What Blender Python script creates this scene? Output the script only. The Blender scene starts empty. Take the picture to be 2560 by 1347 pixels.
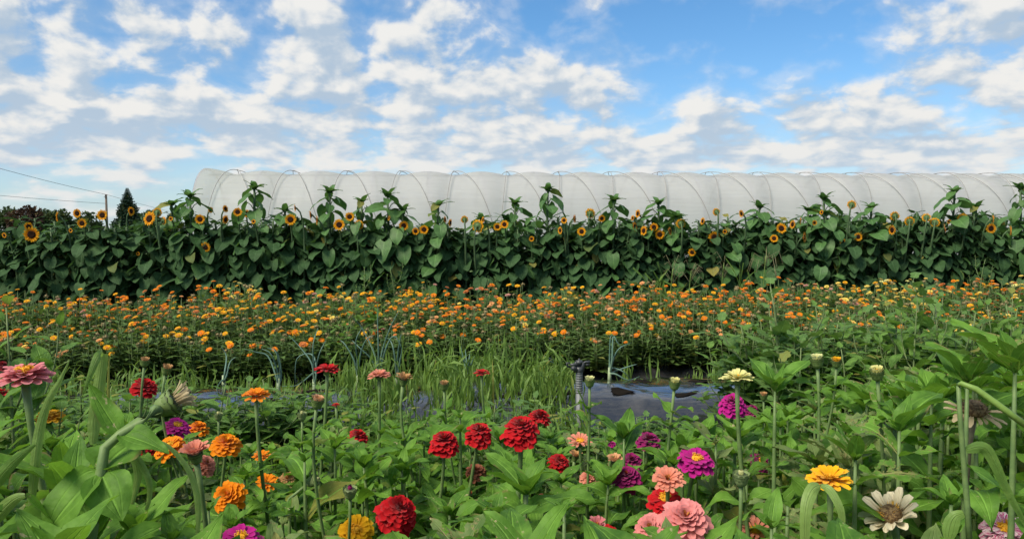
import bpy, math, random
from mathutils import Vector, Matrix
R_ = math.radians
SC = bpy.context.scene
COL = SC.collection
UP = Vector((0, 0, 1))
rng = random.Random(11)

# ------------------------------------------------------------------ camera
F, CX, CY = 1950.0, 1280.0, 673.5
CAM = Vector((0, 0, 0.87))
PITCH, ROLL = math.atan(93.5 / F), R_(-0.35)
CM = Matrix.Rotation(math.pi / 2 - PITCH, 3, 'X') @ Matrix.Rotation(ROLL, 3, 'Z')
cd = bpy.data.cameras.new('camera')
cam = bpy.data.objects.new('camera', cd)
COL.objects.link(cam)
cam.matrix_world = Matrix.Translation(CAM) @ CM.to_4x4()
cd.sensor_width = 36.0
cd.lens = 36.0 * F / 2560.0
cd.clip_start, cd.clip_end = 0.02, 3000
SC.camera = cam


def ray(px, py):
    return (CM @ Vector(((px - CX) / F, -(py - CY) / F, -1.0))).normalized()


def at(px, py, depth):
    """the point that stands `depth` metres in front, seen at that place of the photo"""
    d = ray(px, py)
    return CAM + d * (depth / d.y)


CMI = CM.transposed()


def proj(p):
    q = CMI @ (p - CAM)
    return CX + F * q.x / -q.z, CY - F * q.y / -q.z


SLOPE = 0.11          # the rows run slightly away towards the +x end


# ------------------------------------------------------------------ mesh collector
class MB:
    def __init__(s):
        s.v, s.f, s.a, s.mi = [], [], [], []

    def add(s, p, a=(0, 0, 0)):
        s.v.append((p[0], p[1], p[2]))
        s.a.append(a)
        return len(s.v) - 1

    def mesh(s, name, mats, smooth=True):
        me = bpy.data.meshes.new(name)
        me.from_pydata(s.v, [], s.f)
        at_ = me.attributes.new('lf', 'FLOAT_VECTOR', 'POINT')
        flat = [c for t in s.a for c in t]
        at_.data.foreach_set('vector', flat)
        for m in (mats if isinstance(mats, (list, tuple)) else [mats]):
            me.materials.append(m)
        if s.mi:
            me.polygons.foreach_set('material_index', s.mi)
        me.polygons.foreach_set('use_smooth', [smooth] * len(s.f))
        me.update()
        return me


def link(name, data, parent=None, mat=None):
    o = bpy.data.objects.new(name, data)
    COL.objects.link(o)
    if parent is not None:
        o.parent = parent
    if mat is not None:
        o.matrix_local = mat
    return o


def tag(o, label=None, cat=None, group=None, kind=None):
    if label: o['label'] = label
    if cat: o['category'] = cat
    if group: o['group'] = group
    if kind: o['kind'] = kind
    return o


def thing(name, loc, label, cat, group=None, rz=0.0):
    o = link(name, None)
    o.empty_display_size = 0.05
    o.location = loc
    o.rotation_euler = (0, 0, rz)
    return tag(o, label, cat, group)


def tube(m, pts, rad, sides=6, rnd=0.5, cap=True):
    n = len(pts)
    ids = []
    ref = Vector((0.31, 0.95, 0.05)) if abs((pts[-1] - pts[0]).normalized().y) < .9 else Vector((1, 0, 0))
    for i, p in enumerate(pts):
        t = (pts[min(i + 1, n - 1)] - pts[max(i - 1, 0)])
        t = t.normalized() if t.length > 1e-9 else UP
        x = t.cross(ref)
        x = x.normalized() if x.length > 1e-6 else Vector((1, 0, 0))
        y = t.cross(x)
        r = rad[i] if isinstance(rad, (list, tuple)) else rad
        ids.append([m.add(p + (x * math.cos(k * 2 * math.pi / sides) + y * math.sin(k * 2 * math.pi / sides)) * r,
                          (k / sides, i / (n - 1), rnd)) for k in range(sides)])
    for i in range(n - 1):
        for k in range(sides):
            k2 = (k + 1) % sides
            m.f.append((ids[i][k], ids[i][k2], ids[i + 1][k2], ids[i + 1][k]))
    if cap:
        m.f.append(tuple(ids[-1]))
        m.f.append(tuple(reversed(ids[0])))


def bez(p0, p1, p2, p3, n=8):
    out = []
    for i in range(n + 1):
        t = i / n
        s = 1 - t
        out.append(p0 * s ** 3 + p1 * (3 * s * s * t) + p2 * (3 * s * t * t) + p3 * t ** 3)
    return out


def lathe(m, prof, sides=10, mat=None, rnd=.5):
    """prof: (radius, z) pairs round local z"""
    ids = []
    n = len(prof)
    for i, (r, z) in enumerate(prof):
        ids.append([m.add((r * math.cos(2 * math.pi * k / sides), r * math.sin(2 * math.pi * k / sides), z),
                          (k / sides, i / (n - 1), rnd)) for k in range(sides)])
    for i in range(n - 1):
        for k in range(sides):
            k2 = (k + 1) % sides
            m.f.append((ids[i][k], ids[i][k2], ids[i + 1][k2], ids[i + 1][k]))
    m.f.append(tuple(ids[-1]))
    m.f.append(tuple(reversed(ids[0])))


def w_zin(v):
    return max(0.0, math.sin(math.pi * v ** 0.72)) ** 0.8 * (1 - .12 * v) + (0.06 if v < .02 else 0)


def w_lance(v):
    return max(0.0, math.sin(math.pi * (0.04 + .96 * v) ** 0.9)) ** 0.9


def w_heart(v):
    return 1.62 * (max(0.0, 1 - v) ** 0.85) * (v + .03) ** 0.36


def w_blade(v):
    return min(1.0, (1 - v) * 2.2) ** .8 * (0.8 + .2 * v) if v < 1 else 0


def w_tooth(v):
    b = w_heart(v * .98) * .8
    return b * (1 + .22 * (1 if int(v * 10) % 2 else -1)) if .15 < v < .95 else b


def leaf(m, base, d, n, L, W, bend=.6, fold=.25, wave=.05, rnd=.5, prof=w_zin, nu=4, nv=7, lobe=0.0, rg=rng, twist=0.0):
    """blade from `base` along d, upper side facing n; bend = total downward curl in radians"""
    d = d.normalized()
    n = (n - d * n.dot(d))
    n = n.normalized() if n.length > 1e-6 else UP
    s = d.cross(n)
    ids = []
    p = base.copy()
    ph = rg.random() * 6.28
    ds = L / nv
    for i in range(nv + 1):
        v = i / nv
        a = -bend * (v ** 1.3)
        t = d * math.cos(a) + n * math.sin(a)
        nn = n * math.cos(a) - d * math.sin(a)
        tw = twist * v
        sd = s * math.cos(tw) + nn * math.sin(tw)
        n2 = nn * math.cos(tw) - s * math.sin(tw)
        w = W * .5 * prof(v)
        row = []
        for j in range(nu + 1):
            u = -1 + 2 * j / nu
            q = p + sd * (u * w) + n2 * (abs(u) * w * fold + wave * L * .5 * math.sin(ph + v * 9 + (2 if u > 0 else 0)) * abs(u) ** 2)
            if lobe:
                q = q - t * (lobe * L * abs(u) ** 1.5 * max(0, 1 - v * 2.5))
            row.append(m.add(q, (u, v, rnd)))
        ids.append(row)
        p = p + t * ds
    for i in range(nv):
        for j in range(nu):
            m.f.append((ids[i][j], ids[i][j + 1], ids[i + 1][j + 1], ids[i + 1][j]))


def petal(m, base, rad, ax, L, W, e0, e1, cup, rnd, prof, nu=2, nv=4, notch=0.0):
    """rad: outward unit vector, ax: flower axis; elevation goes from e0 to e1 along the petal"""
    s = rad.cross(ax)
    p = base.copy()
    ids = []
    for i in range(nv + 1):
        v = i / nv
        e = e0 + (e1 - e0) * v
        t = rad * math.cos(e) + ax * math.sin(e)
        nn = ax * math.cos(e) - rad * math.sin(e)
        w = W * .5 * prof(v)
        row = []
        for j in range(nu + 1):
            u = -1 + 2 * j / nu
            q = p + s * (u * w) + nn * (cup * w * u * u)
            if i == nv:
                q = q - t * (L * .07 * abs(u)) + t * (-notch * L * (1 - abs(u)))
            row.append(m.add(q, (u, v, rnd)))
        ids.append(row)
        p = p + t * (L / nv)
    for i in range(nv):
        for j in range(nu):
            m.f.append((ids[i][j], ids[i][j + 1], ids[i + 1][j + 1], ids[i + 1][j]))


w_spat = lambda v: .30 + .70 * math.sin(math.pi * min(1, v ** 1.25) * .62) if v < .99 else .62
w_ray = lambda v: (max(0.0, math.sin(math.pi * (.12 + .86 * v) ** .9)) ** .8 if v < .98 else .06)
w_tip = lambda v: .5 + .5 * math.sin(math.pi * v * .7) if v < .99 else .7


# ------------------------------------------------------------------ materials
def newmat(name):
    m = bpy.data.materials.new(name)
    m.use_nodes = True
    nt = m.node_tree
    nt.nodes.clear()
    return m, nt


class G:
    """tiny node-graph helper"""
    def __init__(s, nt):
        s.nt, s.N, s.L = nt, nt.nodes, nt.links

    def n(s, typ, **kw):
        x = s.N.new(typ)
        for k, v in kw.items():
            setattr(x, k, v)
        return x

    def put(s, sock, val):
        if hasattr(val, 'is_output'):
            s.L.new(val, sock)
        else:
            if isinstance(val, (tuple, list)) and len(val) == 3 and sock.type == 'RGBA':
                val = (*val, 1)
            sock.default_value = val

    def math(s, op, a, b=0.0, c=None, clamp=False):
        x = s.n('ShaderNodeMath', operation=op)
        x.use_clamp = clamp
        s.put(x.inputs[0], a)
        s.put(x.inputs[1], b)
        if c is not None:
            s.put(x.inputs[2], c)
        return x.outputs[0]

    def vec(s, op, a, b=(0, 0, 0), out=0):
        x = s.n('ShaderNodeVectorMath', operation=op)
        s.put(x.inputs[0], a)
        s.put(x.inputs[1], b)
        return x.outputs[out]

    def mix(s, f, a, b, blend='MIX'):
        x = s.n('ShaderNodeMix', data_type='RGBA', blend_type=blend)
        s.put(x.inputs[0], f)
        s.put(x.inputs[6], a)
        s.put(x.inputs[7], b)
        return x.outputs[2]

    def smooth(s, x_, a, b, lo=0.0, hi=1.0):
        x = s.n('ShaderNodeMapRange', interpolation_type='SMOOTHSTEP')
        s.put(x.inputs[0], x_)
        s.put(x.inputs[1], a)
        s.put(x.inputs[2], b)
        s.put(x.inputs[3], lo)
        s.put(x.inputs[4], hi)
        return x.outputs[0]

    def noise(s, vec, scale, detail=3.0, rough=.5, dist=0.0, out=0, dim='3D'):
        x = s.n('ShaderNodeTexNoise', noise_dimensions=dim)
        s.put(x.inputs['Vector'], vec)
        s.put(x.inputs['Scale'], scale)
        s.put(x.inputs['Detail'], detail)
        s.put(x.inputs['Roughness'], rough)
        s.put(x.inputs['Distortion'], dist)
        return x.outputs[out]

    def sep(s, v):
        x = s.n('ShaderNodeSeparateXYZ')
        s.put(x.inputs[0], v)
        return x.outputs

    def comb(s, a, b, c):
        x = s.n('ShaderNodeCombineXYZ')
        for i, q in enumerate((a, b, c)):
            s.put(x.inputs[i], q)
        return x.outputs[0]

    def pos(s):
        return s.n('ShaderNodeNewGeometry').outputs['Position']

    def objco(s):
        return s.n('ShaderNodeTexCoord').outputs['Object']

    def attr(s):
        x = s.n('ShaderNodeAttribute', attribute_name='lf')
        return s.sep(x.outputs['Vector'])

    def objrnd(s):
        return s.n('ShaderNodeObjectInfo').outputs['Random']

    def bump(s, h, strength=.3, dist=.002):
        x = s.n('ShaderNodeBump')
        s.put(x.inputs['Strength'], strength)
        s.put(x.inputs['Distance'], dist)
        s.put(x.inputs['Height'], h)
        return x.outputs[0]

    def surf(s, col, rough=.6, spec=.3, normal=None, trans=0.0, tcol=None, alpha=None, sheen=0.0, metal=0.0):
        p = s.n('ShaderNodeBsdfPrincipled')
        s.put(p.inputs['Base Color'], col)
        s.put(p.inputs['Roughness'], rough)
        s.put(p.inputs['Specular IOR Level'], spec)
        s.put(p.inputs['Metallic'], metal)
        if sheen:
            s.put(p.inputs['Sheen Weight'], sheen)
        if normal is not None:
            s.L.new(normal, p.inputs['Normal'])
        out = p.outputs[0]
        if trans:
            t = s.n('ShaderNodeBsdfTranslucent')
            s.put(t.inputs[0], tcol if tcol is not None else col)
            if normal is not None:
                s.L.new(normal, t.inputs['Normal'])
            mx = s.n('ShaderNodeMixShader')
            s.put(mx.inputs[0], trans)
            s.L.new(out, mx.inputs[1])
            s.L.new(t.outputs[0], mx.inputs[2])
            out = mx.outputs[0]
        if alpha is not None:
            t = s.n('ShaderNodeBsdfTransparent')
            mx = s.n('ShaderNodeMixShader')
            s.put(mx.inputs[0], alpha)
            s.L.new(t.outputs[0], mx.inputs[1])
            s.L.new(out, mx.inputs[2])
            out = mx.outputs[0]
        o = s.n('ShaderNodeOutputMaterial')
        s.L.new(out, o.inputs[0])


def leaf_mat(name, c1, c2, trans=.3, rough=.45, vein=.5, spots=0.0, par=0.0, spec=.35, holes=False, ragged=0.0):
    """c1..c2 over leaves; pale midrib, side veins in the relief, specks of insect wear"""
    m, nt = newmat(name)
    g = G(nt)
    u, v, r = g.attr()
    co = g.objco()
    orn = g.objrnd()
    f = g.math('ADD', g.math('MULTIPLY', r, .65), g.math('MULTIPLY', orn, .35))
    col = g.mix(f, c1, c2)
    mott = g.noise(co, 38, 3, .6)
    col = g.mix(g.smooth(mott, .35, .75, 0, .6), col, tuple(x * 1.4 + .012 for x in c2))
    old_ = g.smooth(r, .965, .985)
    col = g.mix(g.math('MULTIPLY', old_, .75), col, (.26, .22, .05))
    au = g.math('ABSOLUTE', u)
    rib = g.smooth(au, .015, .11, 1, 0)
    if par:
        sv = g.smooth(g.math('ABSOLUTE', g.math('SUBTRACT', au, g.math('MULTIPLY_ADD', v, -.25, .55))), .0, .07, .55, 0)
    else:
        ph = g.math('SUBTRACT', g.math('MULTIPLY', v, 9.0), g.math('MULTIPLY', au, 3.2))
        fr = g.math('FRACT', ph)
        sv = g.smooth(g.math('ABSOLUTE', g.math('SUBTRACT', fr, .5)), .02, .16, .75, 0)
    lines = g.math('MAXIMUM', rib, g.math('MULTIPLY', sv, .6))
    col = g.mix(g.math('MULTIPLY', lines, vein), col, tuple(min(1, x * 1.9 + .03) for x in c2))
    if spots:
        sp = g.noise(g.vec('ADD', co, g.comb(orn, r, 0)), 130, 2, .5)
        big = g.noise(g.vec('ADD', co, g.comb(r, orn, 3)), 14, 3, .6)
        k = g.math('MULTIPLY', g.smooth(sp, .65, .70), g.smooth(big, .5, .6))
        col = g.mix(g.math('MULTIPLY', k, spots), col, (.42, .36, .2))
        edge = g.math('MULTIPLY', g.smooth(au, .75, 1.0), g.smooth(big, .56, .66))
        col = g.mix(g.math('MULTIPLY', edge, spots), col, (.22, .15, .07))
    h = g.math('SUBTRACT', g.math('MULTIPLY', g.noise(co, 85, 3), .75), g.math('MULTIPLY', lines, .45))
    nrm = g.bump(h, .8, .003)
    alpha = None
    if ragged:
        # insect-eaten holes: real openings in some leaves
        e1 = g.noise(g.vec('ADD', co, g.comb(r, orn, 1.7)), 55, 3, .6)
        sel = g.smooth(g.math('FRACT', g.math('ADD', g.math('MULTIPLY', r, 7.31), orn)), 1 - ragged, 1 - ragged + .02)
        eat = g.math('MULTIPLY', g.math('MULTIPLY', g.math('GREATER_THAN', g.math('ADD', e1, g.math('MULTIPLY', au, .07)), .60), sel),
                     g.math('GREATER_THAN', au, .09))
        near = g.math('MULTIPLY', g.smooth(e1, .50, .58), sel)
        col = g.mix(g.math('MULTIPLY', near, .7), col, (.25, .2, .09))
        alpha = g.math('SUBTRACT', 1.0, eat)
    tc = g.mix(.5, col, tuple(min(1, x * 1.6) for x in (c2[0] * 1.3, c2[1] * 1.25, c2[2] * .6)))
    g.surf(col, rough, spec, nrm, trans, tc, alpha)
    return m


def petal_mat(name, base, tip, trans=.3, vary=.18, streak=None, sr=(.47, .56)):
    m, nt = newmat(name)
    g = G(nt)
    u, v, r = g.attr()
    col = g.mix(g.smooth(v, .1, .95), base, tip)
    dark = tuple(x * .62 for x in tip)
    col = g.mix(g.math('MULTIPLY', r, vary * 2.2), col, dark)
    col = g.mix(g.math('MULTIPLY', g.objrnd(), .4), col, tuple(x * .68 for x in tip))
    ln = g.noise(g.comb(g.math('MULTIPLY', u, 5), g.math('MULTIPLY', v, .6), g.math('MULTIPLY', r, 50)), 1.6, 2)
    if streak:
        col = g.mix(g.smooth(ln, sr[0], sr[1]), col, streak)
    else:
        col = g.mix(g.smooth(ln, .3, .75, 0, .35), col, tuple(x * .72 for x in tip))
    if not streak:
        wear = g.math('MULTIPLY', g.smooth(v, .78, 1.0), g.smooth(g.math('FRACT', g.math('MULTIPLY', r, 13.7)), .72, .95))
        col = g.mix(g.math('MULTIPLY', wear, .55), col, tuple(min(1, x * .55 + .05) for x in tip))
    g.surf(col, .74, .12, g.bump(ln, .5, .001), trans, None, None, .15)
    return m


def plain_mat(name, c, rough=.6, spec=.3, vary=.25, scale=30, c2=None, bump=.3, bdist=.003, trans=0, metal=0):
    m, nt = newmat(name)
    g = G(nt)
    co = g.objco()
    nz = g.noise(co, scale, 4, .6)
    b = c2 if c2 else tuple(x * (1 - vary) for x in c)
    col = g.mix(g.smooth(nz, .3, .7), c, b)
    g.surf(col, rough, spec, g.bump(nz, bump, bdist), trans, metal=metal)
    return m


def grad_mat(name, c0, c1, rough=.6, trans=0.0, a=.1, b=.9):
    """colour runs along the part (v), as on scales and onion leaves"""
    m, nt = newmat(name)
    g = G(nt)
    u, v, r = g.attr()
    nz = g.noise(g.objco(), 40, 3)
    col = g.mix(g.smooth(v, a, b), c0, c1)
    col = g.mix(g.math('MULTIPLY', g.math('ADD', r, nz), .22), col, tuple(x * .5 for x in c1))
    g.surf(col, rough, .3, None, trans)
    return m


def cone_mat():
    m, nt = newmat('brown seed cone with yellow tip')
    g = G(nt)
    u, v, r = g.attr()
    nz = g.noise(g.objco(), 260, 3)
    c = g.mix(g.smooth(nz, .35, .65), (.22, .15, .07), (.07, .04, .02))
    c = g.mix(g.smooth(r, 1.3, 1.6), c, (.75, .40, .03))
    g.surf(c, .8, .15)
    return m


M = {}
M['zleaf'] = leaf_mat('zinnia leaf', (.032, .095, .016), (.120, .250, .028), .36, .56, .45, .9, 1.0, .16)
M['zleaf_hero'] = leaf_mat('zinnia leaf broad', (.035, .100, .017), (.120, .252, .029), .36, .54, .6, .8, 1.0, .18, ragged=.35)
M['zleaf_worn'] = leaf_mat('worn zinnia leaf', (.06, .12, .028), (.14, .19, .06), .28, .6, .3, 1.0, 1.0, .2, ragged=.7)
M['sleaf'] = leaf_mat('sunflower leaf', (.025, .062, .022), (.038, .088, .028), .25, .65, .3, .0, 0, .16)
M['sleaf_young'] = leaf_mat('young sunflower leaf', (.04, .105, .03), (.07, .155, .04), .3, .5, .45, .0, 0, .3)
M['cleaf'] = leaf_mat('calendula leaf', (.040, .090, .024), (.10, .175, .042), .28, .55, .3, .2, 0, .2)
M['wleaf'] = leaf_mat('weed leaf', (.05, .12, .024), (.12, .23, .045), .34, .6, .4, .3, 0, .14)
M['wleaf_grey'] = leaf_mat('grey green weed leaf', (.05, .115, .032), (.11, .205, .055), .32, .62, .4, .2, 0, .14)
M['grass'] = leaf_mat('grass blade', (.07, .15, .03), (.15, .25, .05), .38, .5, .25, 0, 1.0, .3)
M['grass_pale'] = leaf_mat('pale grass blade', (.13, .22, .05), (.2, .3, .08), .38, .5, .35, 0, 1.0, .3)
M['fgrass'] = leaf_mat('fine grass', (.06, .15, .03), (.1, .22, .04), .35, .5, .2, 0, 1.0, .3)
M['onion'] = grad_mat('onion leaf', (.20, .30, .20), (.12, .22, .17), .45, .15, .0, .4)
M['zstem'] = plain_mat('zinnia stem', (.13, .2, .065), .55, .3, .3, 60, (.09, .15, .05))
M['zstem_brown'] = plain_mat('brown zinnia stem', (.13, .13, .07), .6, .3, .3, 40, (.08, .06, .04))
M['sstem'] = plain_mat('sunflower stem', (.07, .12, .05), .6, .3, .3, 40, (.045, .085, .035))
M['cstem'] = plain_mat('calendula stem', (.10, .16, .055), .6, .25, .3, 40, (.15, .19, .08))
M['calyx'] = grad_mat('bud scales', (.16, .24, .07), (.045, .07, .02), .55, .1, .55, 1.0)
M['calyx_pale'] = grad_mat('pale bud scales', (.24, .32, .13), (.06, .08, .03), .55, .1, .7, 1.0)
M['floret'] = plain_mat('yellow florets', (.75, .42, .03), .6, .2, .3, 300, (.62, .25, .01))
M['core_brown'] = cone_mat()
M['core_brown_old'] = plain_mat('brown seed cone', (.2, .13, .06), .8, .15, .5, 260, (.07, .035, .015), .6)
M['core_red'] = plain_mat('red flower centre', (.28, .05, .02), .7, .2, .5, 260, (.1, .01, .01))
M['core_peach'] = plain_mat('peach flower centre', (.55, .22, .06), .7, .2, .5, 260, (.35, .1, .02))
P = {
    'red': petal_mat('red petal', (.40, .004, .007), (.50, .005, .011), .22),
    'darkred': petal_mat('dark red petal', (.22, .01, .015), (.33, .02, .025), .2),
    'orange': petal_mat('orange petal', (.78, .17, .003), (.87, .28, .004), .3),
    'yellow': petal_mat('golden yellow petal', (.82, .34, .006), (.88, .48, .01), .3),
    'pink': petal_mat('pink petal', (.72, .20, .17), (.80, .30, .29), .32),
    'rose': petal_mat('rose petal', (.70, .17, .17), (.72, .25, .28), .32),
    'salmon': petal_mat('salmon petal', (.72, .20, .11), (.76, .30, .21), .32),
    'peach': petal_mat('peach petal', (.72, .33, .13), (.75, .42, .22), .32),
    'tan': petal_mat('tan petal', (.5, .22, .08), (.55, .32, .13), .3),
    'magenta': petal_mat('magenta petal', (.40, .005, .17), (.50, .012, .25), .25),
    'plum': petal_mat('plum petal', (.22, .004, .08), (.27, .01, .12), .22),
    'cream': petal_mat('cream petal', (.70, .66, .16), (.80, .77, .32), .3),
    'lime': petal_mat('lime cream petal', (.55, .58, .2), (.72, .72, .34), .3),
    'dried': petal_mat('faded cream petal', (.42, .32, .15), (.55, .45, .27), .25, .25),
    'ivory': petal_mat('ivory faded petal', (.60, .52, .33), (.74, .68, .5), .25, .15, (.34, .25, .13), (.58, .66)),
    'brick': petal_mat('faded brick petal', (.35, .09, .045), (.42, .15, .09), .25),
    'stripe': petal_mat('white petal with magenta streaks', (.8, .6, .6), (.82, .72, .7), .3, .05, (.45, .01, .16)),
    'redwhite': petal_mat('red petal with pale tip', (.6, .03, .02), (.68, .35, .22), .3),
}
# ------------------------------------------------------------------ sky and light
SUN_DIR = Vector((-0.55, -0.50, 0.85)).normalized()
SUN_EL = math.asin(SUN_DIR.z)
SUN_ROT = math.atan2(SUN_DIR.x, SUN_DIR.y)

world = bpy.data.worlds.new("World")
SC.world = world
world.use_nodes = True
nt = world.node_tree
nt.nodes.clear()
g = G(nt)
gen = g.n('ShaderNodeTexCoord').outputs['Generated']
dirv = g.vec('NORMALIZE', gen)
sx, sy, sz = g.sep(dirv)
sky = g.n('ShaderNodeTexSky', sky_type='NISHITA', sun_disc=False, sun_elevation=SUN_EL, sun_rotation=SUN_ROT)
sky.air_density = 1.0
sky.dust_density = 0.6
sky.ozone_density = 2.2
az = g.math('ARCTAN2', sx, sy)
el = g.math('MAXIMUM', g.math('ARCSINE', sz), 0.0)


def sky_angles(px, py):
    d = ray(px, py)
    return math.atan2(d.x, d.y), math.asin(d.z)


BLOBS = [  # where the cloud banks stand (bearing/height given by the photo), size, strength
    (60, 250, 300, 170, .42), (150, 40, 240, 70, .30), (520, 95, 90, 40, .16), (330, 290, 330, 70, .34),
    (250, 390, 420, 45, .26), (800, 90, 210, 110, .46), (1000, 120, 120, 60, .2), (900, 270, 330, 110, .38), (1200, 240, 220, 100, .36),
    (1450, 200, 185, 95, .42), (1330, 350, 330, 60, .34), (1760, 350, 300, 45, .26), (1730, 285, 130, 26, .2),
    (2080, 255, 190, 65, .40), (2330, 300, 300, 90, .34), (2480, 60, 210, 110, .52), (2420, 180, 140, 50, .2),
    (1110, 30, 100, 38, .30), (1930, 20, 45, 28, .26), (1480, 0, 50, 20, .25), (290, 172, 60, 20, .36), (490, 168, 95, 24, .3),
    (2100, 390, 450, 45, .3), (600, 330, 420, 70, .24), (470, 240, 60, 50, .2),
    (1880, 100, 330, 120, -.66), (1640, 40, 160, 60, -.3), (400, 195, 170, 45, -.30), (1400, 60, 260, 70, -.25), (520, 130, 90, 60, -.12),
    (760, 412, 300, 14, -.2), (1900, 428, 700, 8, -.15), (1400, 400, 460, 32, .3), (2000, 400, 500, 40, .2), (2450, 380, 250, 50, .2), (2300, 40, 90, 60, .2), (130, 490, 260, 50, -.12), (560, 460, 200, 30, -.1), (1560, 300, 60, 20, -.1),
]
cov = g.math('ADD', g.smooth(el, .30, .55, 0.0, .22), -.09)
# the half of the sky behind the viewer is broken cloud as well
pv = g.comb(az, el, 0.0)
for (bx, by, rx, ry, amp) in BLOBS:
    a0, e0 = sky_angles(bx, by)
    dlt = g.vec('MULTIPLY', g.vec('SUBTRACT', pv, (a0, e0, 0)), (F / rx, F / ry, 1))
    r2 = g.vec('DOT_PRODUCT', dlt, dlt, 1)
    cov = g.math('MULTIPLY_ADD', g.math('EXPONENT', g.math('MULTIPLY', r2, -1.0)), amp, cov)


def qmap(a_, e_):
    qx = g.math('MULTIPLY', a_, 2.3)
    qy = g.math('MULTIPLY', g.math('LOGARITHM', g.math('ADD', e_, .085), math.e), 1.05)
    return g.comb(qx, qy, 4.2)


def cnoise(q, det=6.0):
    lo = g.noise(q, 6.2, det, .52, .12, 0, '2D')
    vo = g.n('ShaderNodeTexVoronoi', feature='SMOOTH_F1', voronoi_dimensions='2D')
    vo.normalize = True
    g.put(vo.inputs['Vector'], g.vec('ADD', q, g.vec('MULTIPLY', g.noise(q, 7.0, 1, .5, 0, 1, '2D'), (.05, .05, .05))))
    vo.inputs['Scale'].default_value = 12.0
    vo.inputs['Detail'].default_value = 1.0
    vo.inputs['Smoothness'].default_value = .6
    pf = g.math('SUBTRACT', .42, vo.outputs['Distance'])
    return g.math('MULTIPLY_ADD', pf, .22, lo)


q0 = qmap(az, el)
q1 = qmap(g.math('SUBTRACT', az, .007), g.math('ADD', el, .010))
q2 = qmap(g.math('SUBTRACT', az, .018), g.math('ADD', el, .028))
n0, n1, n2 = cnoise(q0), cnoise(q1, 5.0), cnoise(q2, 3.0)
soft = g.noise(q0, 1.6, 2, .5, 0, 0, '2D')
D = g.math('ADD', cov, g.math('MULTIPLY', g.math('SUBTRACT', n0, .5), 2.3))
D = g.math('MULTIPLY_ADD', g.math('SUBTRACT', soft, .5), .45, D)
mask = g.smooth(D, -.14, .50)
veil = g.smooth(D, -.55, .25, 0, .34)
mask = g.math('MAXIMUM', mask, veil)
lit = g.math('ADD', g.math('MULTIPLY', g.math('SUBTRACT', n0, n1), 4.2), g.math('MULTIPLY', g.math('SUBTRACT', n0, n2), 3.2))
thick = g.smooth(D, .25, .95)
lit = g.math('SUBTRACT', lit, g.math('MULTIPLY', thick, .35))
lit = g.smooth(lit, -1.0, 1.0)
warm = g.smooth(el, .0, .22)
CS = 5.8    # cloud radiance on the sky texture's own scale
white = g.mix(warm, (1.00 * CS, .975 * CS, .93 * CS), (1.0 * CS, .995 * CS, .97 * CS))
grey = g.mix(warm, (.55 * CS, .69 * CS, .84 * CS), (.52 * CS, .65 * CS, .80 * CS))
ccol = g.mix(lit, grey, white)
tint = g.mix(g.smooth(el, .0, .30), (.74, .90, 1.04), (.52, .84, 1.04))
blue = g.mix(1.0, sky.outputs[0], tint, 'MULTIPLY')
SKYGAIN = 1.0
blue = g.mix(1.0, blue, (SKYGAIN, SKYGAIN, SKYGAIN), 'MULTIPLY')
final = g.mix(mask, blue, ccol)
final = g.mix(g.smooth(el, .16, .0, .0, .34), final, (.74 * CS, .84 * CS, .92 * CS))
bg = g.n('ShaderNodeBackground')
g.L.new(final, bg.inputs[0])
bg.inputs[1].default_value = 0.106
out = g.n('ShaderNodeOutputWorld')
g.L.new(bg.outputs[0], out.inputs[0])
world.cycles.sampling_method = 'MANUAL'
world.cycles.sample_map_resolution = 512

sl = bpy.data.lights.new('sun', 'SUN')
sl.energy = 4.2
sl.angle = R_(26)
sl.color = (1.0, .90, .74)
so = link('sun', sl)
so.rotation_euler = SUN_DIR.to_track_quat('Z', 'Y').to_euler()
so.location = (0, 0, 30)

vs = SC.view_settings
vs.view_transform = 'Standard'
vs.look = 'None'
vs.exposure = 0.5
vs.gamma = 1.0
SC.cycles.max_bounces = 6
SC.cycles.diffuse_bounces = 3
SC.cycles.glossy_bounces = 2
SC.cycles.transmission_bounces = 4
SC.cycles.transparent_max_bounces = 16
SC.cycles.caustics_reflective = False
SC.cycles.caustics_refractive = False
SC.cycles.use_denoising = True
SC.cycles.use_adaptive_sampling = True
SC.cycles.adaptive_threshold = 0.02

# ------------------------------------------------------------------ ground
def hsh(x, y):
    return (math.sin(x * 3.1 + y * 1.7) + math.sin(x * 7.3 - y * 5.1 + 1.3) * .6 + math.sin(x * 13.7 + y * 11.3) * .35) / 2


m, nt = newmat('field soil with weeds')
g = G(nt)
ps = g.pos()
nbig = g.noise(ps, .9, 4, .6)
nfine = g.noise(ps, 26, 5, .65)
soil = g.mix(nfine, (.12, .075, .045), (.26, .175, .115))
green = g.mix(nfine, (.05, .09, .025), (.10, .15, .05))
_, gy, _ = g.sep(ps)
farg = g.smooth(gy, 7.2, 9.0)
col = g.mix(g.math('MAXIMUM', g.smooth(nbig, .5, .6), farg), soil, green)
g.surf(col, .9, .15, g.bump(nfine, .8, .02))
M['soil'] = m
mb = MB()
NX, NY = 70, 60
xs = [-900, -300, -100, -40, -20] + [-10 + 22 * i / 60 for i in range(61)] + [24, 45, 100, 300, 900]
ys = [-60, -10, -3] + [-.5 + 8.5 * i / 60 for i in range(61)] + [12, 20, 40, 90, 200, 500, 1500]
for y in ys:
    for x in xs:
        z = .018 * hsh(x * 2, y * 2) if (abs(x) < 12 and -1 < y < 8.2) else 0
        mb.add((x, y, z))
nx = len(xs)
for j in range(len(ys) - 1):
    for i in range(nx - 1):
        mb.f.append((j * nx + i, j * nx + i + 1, (j + 1) * nx + i + 1, (j + 1) * nx + i))
tag(link('ground', mb.mesh('ground', M['soil'])), kind='structure')

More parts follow.
